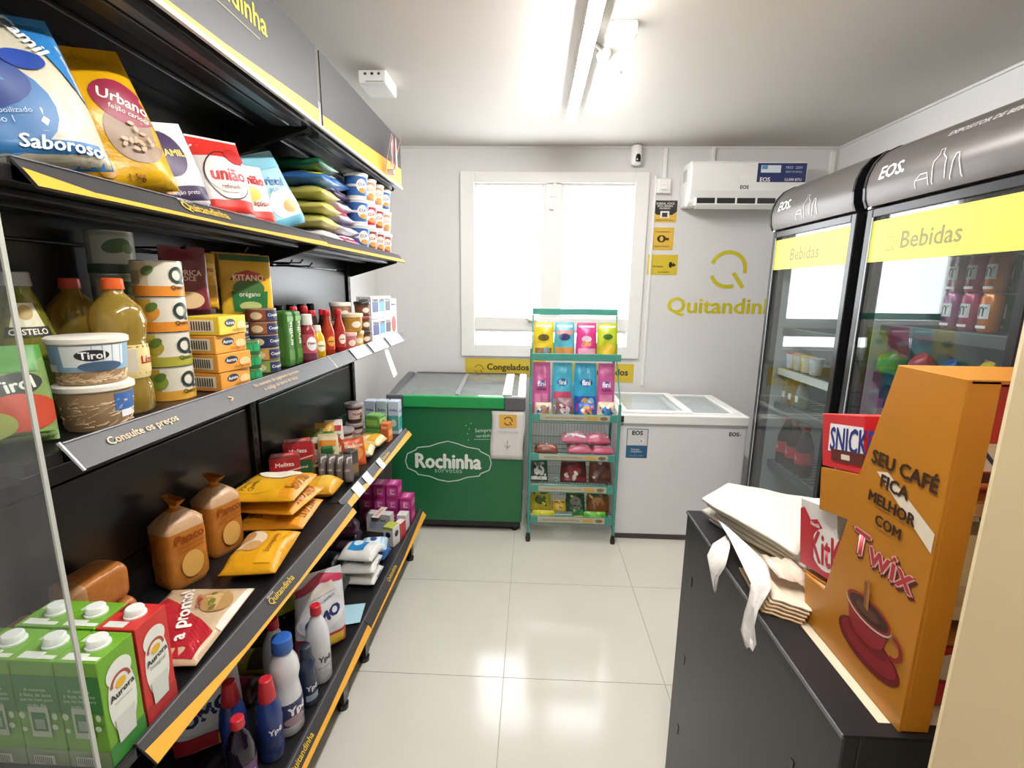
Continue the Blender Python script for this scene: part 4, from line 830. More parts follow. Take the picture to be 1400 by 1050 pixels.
def loaf(label, loc, dims, col, rz=0, rx=0, ry=0, items=(), grp='bagged loaves'):
    dx, dy, h = dims; o = thing('bread_loaf', label, 'bread', loc, rz, grp, ry, rx)
    def ring(zq):
        q = zq/h
        if q < .06: k = .88+.12*(q/.06)
        elif q < .74: k = 1.0
        elif q < .95: k = 1-.86*((q-.74)/.21)**1.3
        else: k = .14+(q-.95)*2.2
        return k
    n = 28; zs = [h*q for q in (0, .02, .06, .15, .3, .45, .6, .7, .76, .82, .87, .91, .95, 1.0, 1.06)]; V = []
    rnd = random.Random(sum(map(ord, label)))
    def P(a, zq, e):
        k = ring(zq); c_, s_ = math.cos(a), math.sin(a); ex = .45
        x = math.copysign(abs(c_)**ex, c_)*dx/2; y = math.copysign(abs(s_)**ex, s_)*dy/2; q = zq/h
        g = .05*math.sin(9*a+3*q)*(1 if q > .7 else .12) + .02*math.sin(5*a+17*q)
        if q > .95: x *= 2.2; y *= .5
        return Vector((x*(k+g*k)+e*c_, y*(k+g*k)+e*s_, zq))
    for zq in zs:
        for i in range(n): V.append(P(2*PI*i/n, zq, 0))
    mb = MB(); mb.mi(film(col[0], .5)); mb.mi(film(col[1], .5)); mb.v = [tuple(v) for v in V]
    for j in range(len(zs)-1):
        for i in range(n):
            mb.f.append([j*n+i, j*n+(i+1) % n, (j+1)*n+(i+1) % n, (j+1)*n+i]); q = (zs[j]+zs[j+1])/2/h
            mb.m.append(1 if .66 < q < .92 else 0)
    mb.f.append(list(range(n-1, -1, -1))); mb.m.append(0)
    mb.build('wrapper', None, o, smooth=60)
    if items: decal(o, flatS((dx/2+.004, 0, 0), (0, 1, 0), (0, 0, 1), (1, 0, 0)), items, 'front_print')
    its2 = [T('PÃO', -.02, h*.52, .03, '8a4a14', rot=-PI/2, bold=.03), T('DE FORMA', .0, h*.5, .06, '8a4a14', rot=-PI/2, bold=.02), Ln(arc(.01, h*.26, .022, 60, 280, 10), .003, '6a3410')]
    decal(o, flatS((0, -dy/2-.004, 0), (1, 0, 0), (0, 0, 1), (0, -1, 0)), its2, 'side_print')
    MB().lathe([(.004, 0), (.011, .0), (.011, .008), (.004, .008)], 10).build('tie', plas('d9861f'), o, (0, 0, h*.945))
    return o
LP = ('b9752c', 'c9a27c')
fr = [T('Panco', 0, .135, .07, '8f3f12', bold=.04), Rc(-.035, .1, .035, .102, '8f3f12'), T('tradicional', 0, .115, .065, 'a04a18', bold=.01), El(0, .06, .028, .035, 'd8a85a')]
loaf('orange bagged bread loaf standing nearest the milk cartons', (-.893, 1.098, z), (.085, .105, .215), LP, rz=-.35, items=fr)
loaf('orange bagged bread loaf standing behind the first loaf', (-.892, 1.25, z), (.09, .105, .215), LP, rz=-.3, items=fr)
loaf('bagged bread lying behind the milk cartons, under another loaf', (-.893, .915, z+.046), (.082, .082, .125), ('a9672c', 'b98a66'), rx=PI/2)
loaf('bagged bread on top of another loaf behind the milk cartons, right one', (-.890, .905, z+.135), (.082, .082, .125), ('a9672c', 'b98a66'), rx=PI/2, rz=-.12)
loaf('bagged bread low behind the second row of milk cartons', (-.895, .765, z+.04), (.07, .07, .06), ('b87a3a', 'd2b89a'), rx=PI/2)
loaf('bagged bread on top behind the milk cartons, left one beside the acrylic panel', (-.895, .755, z+.117), (.075, .075, .06), ('b87a3a', 'd2b89a'), rx=PI/2)
bag('tortilla_pack', 'flat clear tortilla pack with red corner and white lettering', 'tortilla pack', (-.662, .925, ON(z, .034)), (.25, .195, .034), 'c8ad8c',
    [Py([(-.118, .012), (-.04, .012), (.085, .18), (-.118, .18)], 'b3222f'), Rc(-.03, .0, .12, .012, 'd9d2c4'), El(.06, .055, .05, .035, 'b08a56', .5), Py([(.02, .04), (.10, .05), (.085, .095)], 'cdab74'), El(.05, .06, .012, .007, '6f7a34'), El(.085, .07, .01, .006, '8a6a34'), El(.03, .05, .012, .006, '7a6a30'), T('rap10', -.07, .155, .05, 'f0e0d8', rot=.3, bold=.02), T('a pronto!', .012, .098, .20, 'f4ece4', rot=.40, bold=.035, h=.036), T('Original', .052, .088, .05, 'b3222f', rot=.40, bold=.02)], ry=LIE, rz=.1, lying=True, res=(14, 14))
YP = dict(lying=True, ry=LIE)
bag('cheese_bread_bag', 'yellow bread roll bag lying flat in front of the loaves', 'bread bag', (-.668, 1.21, ON(z, .058)), (.215, .14, .058), 'd99a1a', [El(.02, .11, .055, .045, 'e3cfb0'), El(-.015, .09, .03, .022, 'c49a66'), El(.04, .12, .03, .02, 'b98a58'), Rc(-.09, .02, .09, .06, 'e0a41e'), T('Visconti', -.03, .17, .11, '8f4a12', bold=.03), T('bisnaguinha', .0, .04, .1, 'a0581a', bold=0)], rz=.16, **YP)
for i, (cn, c) in enumerate((('lowest', 'd0861e'), ('middle', 'dd9a1c'), ('top', 'e0a41f'))):
    bag('cheese_bread_bag', f'{cn} yellow bread bag of the stack of three beside the coffee', 'bread bag', (-.705-.004*i, 1.445-.01*i, ON(z+i*.0505, .050)), (.21, .20, .050), c, [Rc(-.10, .0, .10, .05, 'd9911c'), Rc(-.085, .09, -.005, .19, 'e6ae22'), T('Pão de', -.045, .165, .06, '8a5a14', bold=.02), T('Queijo', -.045, .14, .06, '8a5a14', bold=.02), El(.06, .10, .048, .065, 'ece2cf'), T('forno', .0, .025, .12, 'b06a14', bold=.03)], rz=[.12, -.05, .1][i], group='yellow bread stack', **YP)
bag('cheese_bread_bag', 'yellow bread bag lying behind the stack of three', 'bread bag', (-.70, 1.64, ON(z, .07)), (.12, .13, .07), 'dca02a', [Rc(-.06, .02, .06, .06, 'e6b84a'), T('Visconti', 0, .12, .1, '8f4a12')], rz=.05, **YP)
for i, (x, y, zz, rx_, rz_, lb) in enumerate(((-.885, 1.625, z, 0, -1.1, 'red and green coffee pack standing behind the bread stack'), (-.872, 1.70, z+.001, 0, -1.1, 'taller red and green coffee pack nearest the pouches'))):
    h = .155+.03*i
    carton('coffee_pack', lb, 'coffee', (x, y, zz), (.055, .10, h), '1f5a34', front=[Rc(-.05, h*.62, .05, h-.001, 'b3202f'), Ln([(-.05, h*.6), (0, h*.64), (.05, h*.7)], .004, 'e6dcc4'), T('Melitta', 0, h*.82, .06, 'f0dcd4', bold=.03), T('tradicional', 0, h*.48, .06, 'd8e4d0', bold=.02), El(.01, h*.22, .03, .022, 'e6e0d4'), El(.01, h*.24, .022, .012, '2a1a14')], side=[Rc(-.027, h*.62, .027, h-.001, 'a81e2c')], top=[Rc(-.045, -.024, .045, .024, 'c23a40'), Rc(-.03, -.01, .03, .006, 'd98a80')], rz=rz_, group='red and green coffee packs', bev=.006)
carton('coffee_pack', 'salmon red coffee pack lying behind the two green ones', 'coffee', (-.895, 1.785, z), (.055, .08, .15), 'b84a40', front=[Rc(-.05, .05, .05, .06, 'd9b08a')], top=[Rc(-.04, -.02, .04, .02, 'd08a78')], rz=-1.0, bev=.006)
carton('herb_pack', 'slim green pack between the coffee and the grey pouches', 'pack', (-.805, 1.802, z), (.028, .045, .13), '2c6a30', front=[Rc(-.025, .07, .025, .10, '8fb84a'), El(0, .05, .018, .014, 'b86a2c')], rz=-1.2, bev=.005)
for i in range(4):
    o = bag('coffee_pouch', f'grey coffee pouch with white top, {["first", "second", "third", "fourth"][i]} of four from the back', 'coffee pouch', (-.80+i*.0335, 1.745, z+.004), (.031, .115, .05), '6f6866', [Rc(-.015, .085, .015, .11, 'e0dad8'), Rc(-.012, .02, .012, .07, '857c78'), T('café', 0, .06, .02, 'd0c8c0')], rz=-1.5, wr=.0014, group='grey coffee pouches', res=(6, 10))
carton('coffee_pack', 'dark grey coffee pack at the aisle end of the pouches', 'coffee', (-.715, 1.81, z), (.04, .05, .115), '4a4542', front=[Rc(-.02, .02, .02, .06, '8a6a44')], side=[Rc(-.015, .02, .015, .05, '9a7a4c'), T('café', 0, .08, .03, 'd8d0c0')], bev=.006, rz=-.3)
CK = [('olive and white snack bag at the back of the lower shelf', (-.90, 1.885), '6a6f3a', 'e0dcc8'), ('white and orange cookie bag in front of the olive bag', (-.823, 1.85), 'dfd2a8', 'd98a2a'), ('amber and green cookie bag with pale top', (-.888, 1.97), 'd9a84a', '3a7a3a'), ('white cookie bag with red print behind the amber bag', (-.885, 2.06), 'e4dcd4', 'b03038')]
for i, (lb, (x, y), c, c2) in enumerate(CK):
    bag('cookie_bag', lb, 'cookies', (x, y, z+.004), (.085, .17-.01*(i % 2), .045), c, [El(0, .06, .035, .03, c2), Rc(-.045, .11, .045, .135, c2), T('Toddy', 0, .09, .06, '4a3a20', bold=.03), El(.01, .05, .015, .012, 'c9a878')], rz=-1.35+.05*i, ry=-.1, group='cookie bags')
bag('cookie_bag', 'orange red cookie bag standing in front at the rail', 'cookies', (-.735, 1.90, z+.008), (.10, .125, .035), 'c4552a', [El(0, .06, .04, .03, 'd98a4a'), T('Bauducco', 0, .095, .08, 'f0d8b8', bold=.03), Rc(-.055, .0, .055, .02, '9a3a1e')], rz=-.9, ry=-.12)
for i, (y, c, lb) in enumerate(((2.06, 'e6d6ae', 'cream cookie bag lying at the rail, nearest of two'), (2.19, 'e4cf9a', 'cream cookie bag lying at the rail, farther of two'))):
    bag('cookie_bag', lb, 'cookies', (-.705, y, ON(z+.0, .06)), (.115, .115, .06), c, [Rc(-.05, .02, .05, .06, 'd9a02a'), El(.01, .09, .03, .025, 'b98a4a'), T('cookies', 0, .12, .07, '7a4a1c', bold=.02)], rz=.2-.3*i, **YP)
for i, (x, y, zz, lb) in enumerate(((-.88, 2.165, z, 'brown chocolate spread tub nearest the cookie bags'), (-.87, 2.28, z, 'brown chocolate spread tub beneath another tub'), (-.87, 2.28, z+.098, 'topmost brown chocolate spread tub by the back panel'))):
    o = thing('spread_tub', lb, 'tub', (x, y, zz), -.7, 'chocolate spread tubs')
    MB().lathe([(.032, 0), (.034, .003), (.039, .08)], 20).build('tub', plas('5a2c22', .3), o, smooth=40)
    MB().lathe([(.045, .079), (.047, .082), (.047, .092), (.044, .096)], 20).build('lid', plas('a3999a', .35), o, smooth=40)
    decal(o, cylS(lambda v: .034+v*.06, 0, .036), [Rc(-.05, .02, .05, .066, 'd8c4bc'), T('Nutella', 0, .046, .05, 'a8262c', bold=.03), El(.02, .03, .012, .008, '6a3a22')], 'label')
for i in range(2): carton('tea_box', f'{["lower", "upper"][i]} green tea box of the pair behind the orange box', 'tea box', (-.775, 2.31, z+i*.066), (.08, .075, .065), '5f9a4a', front=[Rc(-.03, .02, .03, .05, 'a9cf7a'), T('chá', 0, .035, .03, '2f5a2a')], side=[Rc(-.03, .015, .03, .045, '8abf5a')], top=[Rc(-.03, -.03, .03, .03, '7fb45e')], rz=-.2, group='green tea boxes', bev=.006)
carton('gelatin_box', 'small orange box at the far end of the lower shelf', 'food box', (-.715, 2.29, z), (.04, .055, .095), 'd8763a', front=[Rc(-.02, .03, .02, .06, 'f0b070')], side=[Rc(-.015, .03, .015, .065, 'b85a2c'), T('Royal', 0, .075, .025, 'f8e8d8')], rz=-.1)
for i in range(3): carton('drink_carton', f'teal and lilac drink carton at the shelf end, {["nearest the back", "in the middle", "nearest the aisle"][i]}', 'carton', (-.835+i*.062, 2.43, z), (.055, .06, .175), ['b9c4d6', 'bccbd4', 'c3cfe0'][i], front=[Rc(-.028, .02, .028, .09, '3f9a94'), T('Ades', 0, .12, .04, '4a4a8a', bold=.03)], side=[Rc(-.026, .02, .026, .10, '4fa49a'), El(0, .06, .015, .02, 'c8dcd4'), T('Ades', 0, .13, .04, '5a5a9a', bold=.03)], group='teal drink cartons')
for y, w_ in ((1.72, .07), (1.83, .06), (2.0, .05)):
    o = MB(); o.box(-.0006, .0006, -w_/2, w_/2, -.024, .024)
    tag(o.build('price_tag', card('e8e4e2'), None, (-.6555, y, .7372), (0, -.675, 0)), f'white price tag on the lower rail {"below the grey pouches" if y < 1.8 else "below the orange red cookie bag" if y < 1.9 else "below the cream cookie bags"}', 'price tag', 'lower rail price tags')

# ================================================================== base shelf: cleaning products
z = Z0 + .001
OMO = [Py([(-.09, .2), (.0, .265), (.09, .225), (.09, .245), (.0, .27), (-.09, .225)], 'c03a58'), Rc(-.09, .0, .09, .06, 'a8242c'), Rc(.02, .01, .08, .05, 'd8b030'), El(0, .125, .085, .05, 'e6e6ea', .35), T('OMO', .0, .125, .125, '22306a', rot=.35, bold=.06), T('lavagem perfeita', .0, .18, .09, '6a6a74', rot=.35, bold=0), Py([(-.05, .19), (.05, .21), (.04, .24), (-.05, .22)], 'd8cfc4')]
bag('detergent_pouch', 'white and red washing powder pouch nearest on the base shelf', 'detergent', (-.845, 1.06, z+.006), (.165, .27, .065), 'd6d6dc', OMO, rz=-.95, ry=-.05)
bag('detergent_pouch', 'white and red washing powder pouch standing at the rail, middle of the base shelf', 'detergent', (-.70, 1.425, z+.006), (.165, .275, .065), 'dadade', OMO, rz=-.85, ry=-.08, rx=-.05)
BL = [(.028, 0), (.031, .006), (.031, .05), (.029, .06), (.031, .075), (.033, .12), (.029, .15), (.021, .175), (.019, .18)]
for i, (x, y) in enumerate(((-.755, 1.03), (-.668, 1.045))):
    bottle('cleaner_bottle', ['blue cleaner bottle with tall red cap, farther from the aisle', 'blue cleaner bottle with tall red cap beside the purple bottle'][i], 'bottle', (x, y, z), BL, (.022, .172, .016, .232), '253a78', [T('Ypê', 0, .09, .035, 'e4e2ea', bold=.04)], 'c62a34', group='blue cleaner bottles', lab=(.03, .07, '1f2a5c'))
bottle('detergent_bottle', 'dark purple bottle with small red cap at the near end of the base shelf', 'bottle', (-.685, .948, z), [(.03, 0), (.033, .005), (.031, .06), (.033, .1), (.031, .13), (.022, .165), (.013, .182), (.013, .192)], (.016, .188, .015, .212), '', [T('Ypê', 0, .06, .045, 'e8e0e8', bold=.05), Rc(-.02, .02, .02, .03, 'd0b8d0')], 'cf2c38', liquid('2c1c34'), lab=(.025, .10, '!6a4a70'))
bottle('softener_bottle', 'white softener bottle with blue cap at the rail', 'bottle', (-.664, 1.127, z), [(.036, 0), (.041, .006), (.041, .10), (.036, .135), (.034, .155), (.040, .185), (.036, .215), (.024, .24), (.022, .255)], (.027, .248, .026, .288), 'dcdbdd', [T('Ypê', .01, .075, .055, 'f0ecf0', bold=.05), El(.0, .05, .03, .014, 'a88a94')], '2c5fae', lab=(.035, .105, '2f3560'))
bottle('cleaner_bottle', 'small navy bottle with black cap behind the white softener', 'bottle', (-.648, 1.215, z), [(.024, 0), (.027, .005), (.027, .09), (.024, .115), (.026, .135), (.014, .155)], (.018, .152, .017, .19), '27304a', [T('Ypê', 0, .06, .035, 'c8d0dc', bold=.04), Rc(-.02, .02, .02, .04, '8a98ac')], '1c2334')
for i, (x, y) in enumerate(((-.75, 1.235), (-.652, 1.305))):
    bottle('bleach_bottle', ['white bleach bottle with red cap behind the blue capped softener', 'white bleach bottle with red cap before the washing powder pouch'][i], 'bottle', (x, y, z), [(.032, 0), (.036, .006), (.036, .14), (.031, .18), (.018, .215), (.014, .222), (.014, .235)], (.0165, .228, .016, .258), 'd9d8dc', [T('Ypê', .0, .085, .04, '4a4a50', bold=.05), T('água sanitária', 0, .06, .05, '6a6a70', bold=0), El(0, .035, .014, .01, 'a8a8ac')], 'c5232e', group='white bleach bottles')
for i, (x, y, c, c2, lb) in enumerate(((-.86, 1.20, '5a3a30', 'a83a4a', 'brown and red soap pack behind the bottles'), (-.86, 1.315, 'c4b83a', '5a4a2a', 'yellow and brown sponge pack behind the bleach'), )):
    bag('cleaning_pack', lb, 'pack', (-.80, y+.015, ON(z, .065)), (.095, .13, .065), c, [Rc(-.045, .03, .045, .08, c2), T('Assolan', 0, .1, .07, 'e8e0d0')], rz=.1, **YP)
bag('sponge_pack', 'yellow green sponge pack in clear film with white stripe', 'sponges', (-.80, 1.44, z+.135), (.13, .11, .05), 'a8a832', [Rc(-.06, .05, .06, .075, 'ecece8'), El(-.03, .03, .025, .02, '8a8a24'), El(.03, .085, .025, .015, 'c4c44a')], rz=-.7, ry=-.7)
for i in range(2): bag('soap_pack', ['dark pink and black soap pack under the sponge pack', 'dark pink and black soap pack with pale lettering on top'][i], 'soap', (-.765, 1.55, ON(z+i*.066, .068)), (.12, .15, .068), '3a2630', [Rc(-.06, .01, .06, .05, '8a2a4a'), El(0, .09, .045, .03, '241a22'), T('Ypê', 0, .09, .07, 'd8d0d4', bold=.05)], rz=.25, group='pink soap packs', **YP)
bag('trash_bag_pack', 'dark green bin bag pack under the yellow rail', 'bin bags', (-.72, 1.70, ON(z, .11)), (.135, .17, .11), '2f4038', [Rc(-.06, .05, .06, .10, '4a5c4c'), T('Ypê', 0, .03, .05, 'b8c4c0', bold=.04)], rz=.1, **YP)
bag('trash_bag_pack', 'black bin bag pack behind the paper towels', 'bin bags', (-.79, 1.84, ON(z, .12)), (.12, .14, .12), '23242c', [Rc(-.05, .05, .05, .09, '3a3c4c')], rz=.0, **YP)
for i in range(3):
    bag('cotton_pack', f'white cotton pad pack with blue panel, {level(i, 3)} of its pile', 'cotton pack', (-.628, 1.83, ON(z+i*.0525, .055)), (.135, .15, .055), 'dedbd6', [Rc(-.035, .05, .04, .12, ['3f4a78', '4a5a86', '2a86c4'][i]), Rc(-.06, .0, .06, .02, 'c9c6c4'), El(.02, .09, .02, .02, 'cfe0ee') if i == 2 else Rc(-.02, .0, .03, .02, '34406a')], rz=[.0, .06, -.05][i], group='cotton pad packs', **YP)
pp = MB(); pp.prism([(-.045, -.06), (.045, -.055), (.05, .055), (-.04, .06)], 2, 0, .0008)
tag(pp.build('paper_sheet', card('a9d0dc'), None, (-.668, 1.60, z+.0055), (0, -.06, .2)), 'light blue paper lying on the base shelf behind the pouch', 'paper')
for i, (x, y, zz, c, lb) in enumerate(((-.82, 1.99, 0, '4a2a44', 'plum coloured sanitary pad pack behind the cotton packs'), (-.84, 2.12, 0, '2c2630', 'black and purple pad pack at the back'), (-.82, 2.06, .085, '5a3450', 'plum pad pack resting on the two dark packs'))):
    bag('pad_pack', lb, 'pad pack', (x+.03, y, ON(z+zz, .085)), (.10, .125, .085), c, [Rc(-.04, .03, .04, .07, '8a6a86'), T('Intimus', 0, .1, .06, 'd0c4d0')], rz=.2*i-.1, group='dark pad packs', **YP)
for i, (y, zz, c, lb) in enumerate(((1.985, 0, '2a5fa0', 'blue wipes pack under the pale blue one'), (1.985, .05, 'a9c6dc', 'pale blue wipes pack on top of the blue pack'))):
    bag('wipes_pack', lb, 'wipes', (-.64, y+.01, ON(z+zz, .055)), (.10, .115, .055), c, [Rc(-.04, .03, .04, .09, ['3f86c8', 'dfe8ee'][i]), El(.0, .06, .02, .015, '1f4a8a')], rz=-.1+.3*i, **YP)
carton('soap_box', 'white soap box with black round mark at the rail', 'soap box', (-.66, 2.13, z), (.055, .06, .10), 'dcdad8', front=[El(0, .06, .016, .016, '26262e')], side=[El(0, .06, .014, .014, '26262e'), Rc(-.027, .085, .027, .099, 'b0b43a')], top=[Rc(-.028, -.026, .028, .026, 'b3b845')], rz=-.3)
carton('soap_box', 'red and white soap box next to the white one', 'soap box', (-.637, 2.197, z), (.035, .05, .085), 'e0d8d6', front=[Rc(-.024, 0, .024, .085, 'c42f3c')], side=[Rc(-.01, .0, .0175, .085, 'c42f3c')], rz=-.25)
carton('toothpaste_box', 'long white toothpaste box lying across the others', 'toothpaste', (-.755, 2.255, z), (.13, .045, .10), 'd6d2ce', side=[Rc(-.05, .02, .05, .05, 'b8c4d8'), T('Sorriso', 0, .07, .08, '3a4a8a')], top=[Rc(-.06, -.018, .06, .018, 'e2dcd6'), Rc(-.05, -.006, .03, .01, 'd8a48a')], rz=-.12)
carton('toothpaste_box', 'small white box at the aisle end under the magenta boxes', 'toothpaste', (-.645, 2.285, z), (.05, .055, .085), 'd9d7d4', side=[T('cotton', 0, .05, .035, '5a5a6a'), Rc(-.02, .02, .02, .03, '8a8aa0')], rz=-.05)
MG = []
for cx_, n in ((-.85, 3), (-.782, 3), (-.714, 3), (-.646, 2)):
    for k_ in range(n): MG.append((cx_, k_, n))
for cx_, k_, n in MG:
    carton('juice_box', f'magenta drink box, {level(k_, n)} in the {["first", "second", "third", "fourth"][round((cx_+.85)/.068)]} stack from the wall', 'drink box', (cx_, 2.375, z+k_*.0715), (.062, .085, .0705), 'a82272', front=[Rc(-.03, .02, .03, .05, 'd86aa8')], side=[Rc(-.024, .012, .024, .056, 'c24a92'), Rc(-.008, .02, -.002, .05, 'eec8de'), Rc(-.002, .02, .014, .026, 'eec8de'), Rc(-.004, .036, .014, .05, 'd88ab8')], top=[Rc(-.03, -.02, .03, .02, 'cc5aa0'), T('baton', 0, 0, .05, 'f0d0e4')], group='magenta drink boxes')

# ================================================================== drinks and food inside the fridges
def tall_can(label, x, y, zz, col, txt, grp):
    o = thing('energy_can', label, 'can', (x, y, zz), PI-.5, grp); r = .027; h = .112
    MB().lathe([(r*.8, 0), (r, .008), (r, h-.012), (r*.82, h-.002), (r*.8, h)], 18).build('can_body', mat(col, .25, .35), o, smooth=40)
    MB().lathe([(r*.78, h-.002), (r*.84, h-.001), (r*.84, h+.001), (r*.7, h)], 18).build('lid', mat('c4c7ca', .25, .8), o, smooth=40)
    decal(o, cylS(r), [Rc(-.032, .04, .032, .082, 'c9ced2'), T(txt, 0, .061, .05, '2c2c30', bold=.03, h=.026), Rc(-.03, .012, .03, .02, 'e0e2e4')], 'label')
for i, y in enumerate((1.49, 1.555, 1.62)):
    for k in range(2):
        c, cn = (('c4702c', 'orange'), ('a8486c', 'pink'), ('8f4a7a', 'purple'))[i]
        tall_can(f'{cn} energy drink can, {"upper" if k else "lower"}, in the near fridge', 1.345, y, 1.3915+k*.1145, c, 'TNT', 'energy drink cans')
for i, y in enumerate((1.52, 1.59, 1.66)):
    for k in range(2):
        c, cn = (('4a6a4a', 'green'), ('b05a84', 'rose'), ('b9bcc0', 'silver'))[i]
        tall_can(f'{cn} energy drink can, {"upper" if k else "lower"} in the second row of the near fridge', 1.42, y, 1.3915+k*.1145, c, 'TNT', 'energy drink cans')
for i, (x, y, w, h, t, c, c2, lb) in enumerate(((1.30, 1.775, .12, .085, .09, '4a8a34', '6fae4a', 'bag of green leaves on the middle shelf of the near fridge'), (1.31, 1.655, .10, .09, .08, 'a8304a', 'c84a5a', 'red fruit bag beside the green leaves in the near fridge'), (1.315, 1.55, .10, .085, .07, '2c4a8a', 'b02c3a', 'blue snack bag beside the red fruit bag'), (1.325, 1.44, .10, .095, .06, 'd8b41c', 'e8cc3a', 'yellow snack bag nearest the fridge door frame'))):
    bag('fridge_bag', lb, 'food bag', (x, y, 1.2165+.002), (w, h, t), c, [El(0, h*.45, w*.3, h*.25, c2)], rz=PI-.5, ry=.05 if False else 0, group='bags in the near fridge')
for i, y in enumerate((1.80, 1.735)):
    bottle('grape_juice_bottle', ['purple juice bottle at the far side of the near fridge', 'purple juice bottle beside the first one, lower shelf'][i], 'bottle', (1.32, y, 1.0515), [(.026, 0), (.029, .005), (.029, .09), (.014, .125), (.012, .13)], (.014, .128, .0135, .145), '', [Rc(-.03, .03, .03, .07, '8a4a84')], '5a2a5a', liquid('5a2350'), rz=PI-.5, group='purple juice bottles')
for i, y in enumerate((1.66, 1.55)):
    bag('fridge_bag', ['rose coloured meat pack on the lower shelf of the near fridge', 'pale rose meat pack next to the purple juice'][i], 'food bag', (1.32, y-.0, 1.0535), (.10, .12, .05), ['b8848c', 'c49aa0'][i], [Rc(-.04, .03, .04, .07, 'd9b8bc')], rz=PI-.6, group='meat packs')
for i, (y, c, cap) in enumerate(((2.50, 'c9b48a', '3a7a3a'), (2.44, 'd2a83a', 'e0e0dc'), (2.375, 'b9bcae', '4a8a5a'))):
    bottle('juice_bottle', ['pale juice bottle in the far fridge, first from the left', 'yellow juice bottle in the far fridge', 'clear juice bottle in the far fridge, right of the yellow one'][i], 'bottle', (1.33, y, .9415), [(.024, 0), (.027, .005), (.027, .08), (.022, .10), (.013, .135), (.012, .14)], (.0145, .138, .014, .155), '', [Rc(-.03, .03, .03, .06, 'e8e6dc')], cap, liquid(c), rz=PI-.6, group='juice bottles')
for i, (y, c) in enumerate(((2.50, 'dfe0e2'), (2.43, 'd8dadd'), (2.36, 'e6e2d2'), (2.29, 'dcdde0'))):
    o = thing('yogurt_cup', f'white yogurt cup in the far fridge, {["first", "second", "third", "fourth"][i]} from the left', 'yogurt', (1.33, y, 1.1215), PI-.6, 'yogurt cups')
    MB().lathe([(.022, 0), (.024, .003), (.03, .075)], 18).build('cup', plas(c), o, smooth=40); MB().lathe([(.031, .074), (.033, .076), (.033, .079), (.03, .081)], 18).build('lid', plas(['c94a4a', 'd8a83a', 'e8c83a', 'b9bcc0'][i]), o, smooth=40)
    decal(o, cylS(lambda v: .024+v*.08, 0, .026), [Rc(-.03, .02, .03, .055, ['c8d8e4', 'e8c86a', 'f0d870', 'c0c8d0'][i]), El(0, .038, .014, .012, ['b04a5a', 'd98a3a', 'd0603a', '8a98b0'][i])], 'label')
for i, y in enumerate((2.485, 2.395, 2.305)):
    bottle('cola_bottle', f'dark cola bottle with red label, {["left", "middle", "right"][i]} of three at the bottom of the far fridge', 'bottle', (1.34, y, .6215), [(.036, 0), (.041, .008), (.041, .05), (.037, .08), (.041, .11), (.038, .15), (.02, .20), (.013, .215), (.013, .225)], (.0155, .222, .015, .242), '', [T('Cola', 0, .09, .06, 'f0dcd8', bold=.04)], 'b8202a', liquid('1c0f0c'), rz=PI-.6, lab=(.06, .12, 'b02028'), group='cola bottles')

# ================================================================== snacks on the teal rack (fronts look to -y)
FR = -PI/2
def blot(w, h, cols, n, seed):
    r = random.Random(seed); return [El(r.uniform(-.38, .38)*w, r.uniform(.12, .85)*h, r.uniform(.04, .13)*w, r.uniform(.03, .09)*h, r.choice(cols), r.uniform(0, 3)) for _ in range(n)]
def snack(label, x, y, zz, w, h, t, c, items, rx=0, ry=0, rz=0, lying=False, cat='snack bag', grp='rack snacks', seed=None):
    return bag('snack_bag', label, cat, (x, y, zz), (w, h, t), c, items, rz=FR+rz, ry=ry, rx=rx, lying=lying, group=grp, seed=seed, res=(12, 14), wr=.0032)
R1 = [(.068, 'd9c32a', [El(0, .115, .035, .02, '6a5a24'), Rc(-.05, .02, .05, .055, '8a6238'), El(.02, .04, .02, .02, '8fa0a8')], 'yellow snack bag on the top tier, first from the left'), (.190, '58b4c8', [Rc(-.05, .135, .05, .16, 'd88a8a'), El(0, .12, .035, .02, '3a3a6a'), Rc(-.055, .02, .055, .06, 'c98a4a')], 'blue snack bag with biscuits on the top tier'), (.318, 'cf3a86', [El(0, .11, .03, .018, 'f0dcec'), T('fini', 0, .085, .05, 'e8a03a'), Rc(-.05, .015, .055, .055, 'e8a8c0')], 'magenta candy bag on the top tier'), (.440, 'b4c42e', [El(0, .125, .03, .016, '3a6a2a'), El(0, .05, .045, .035, 'd8b42a')], 'lime green candy bag on the top tier')]
for x, c, it, lb in R1: snack(lb, x, 2.83, 1.109, .122, .205, .055, c, [Rc(-.05, .178, .05, .188, 'ece6dc')] + it, ry=-.12)
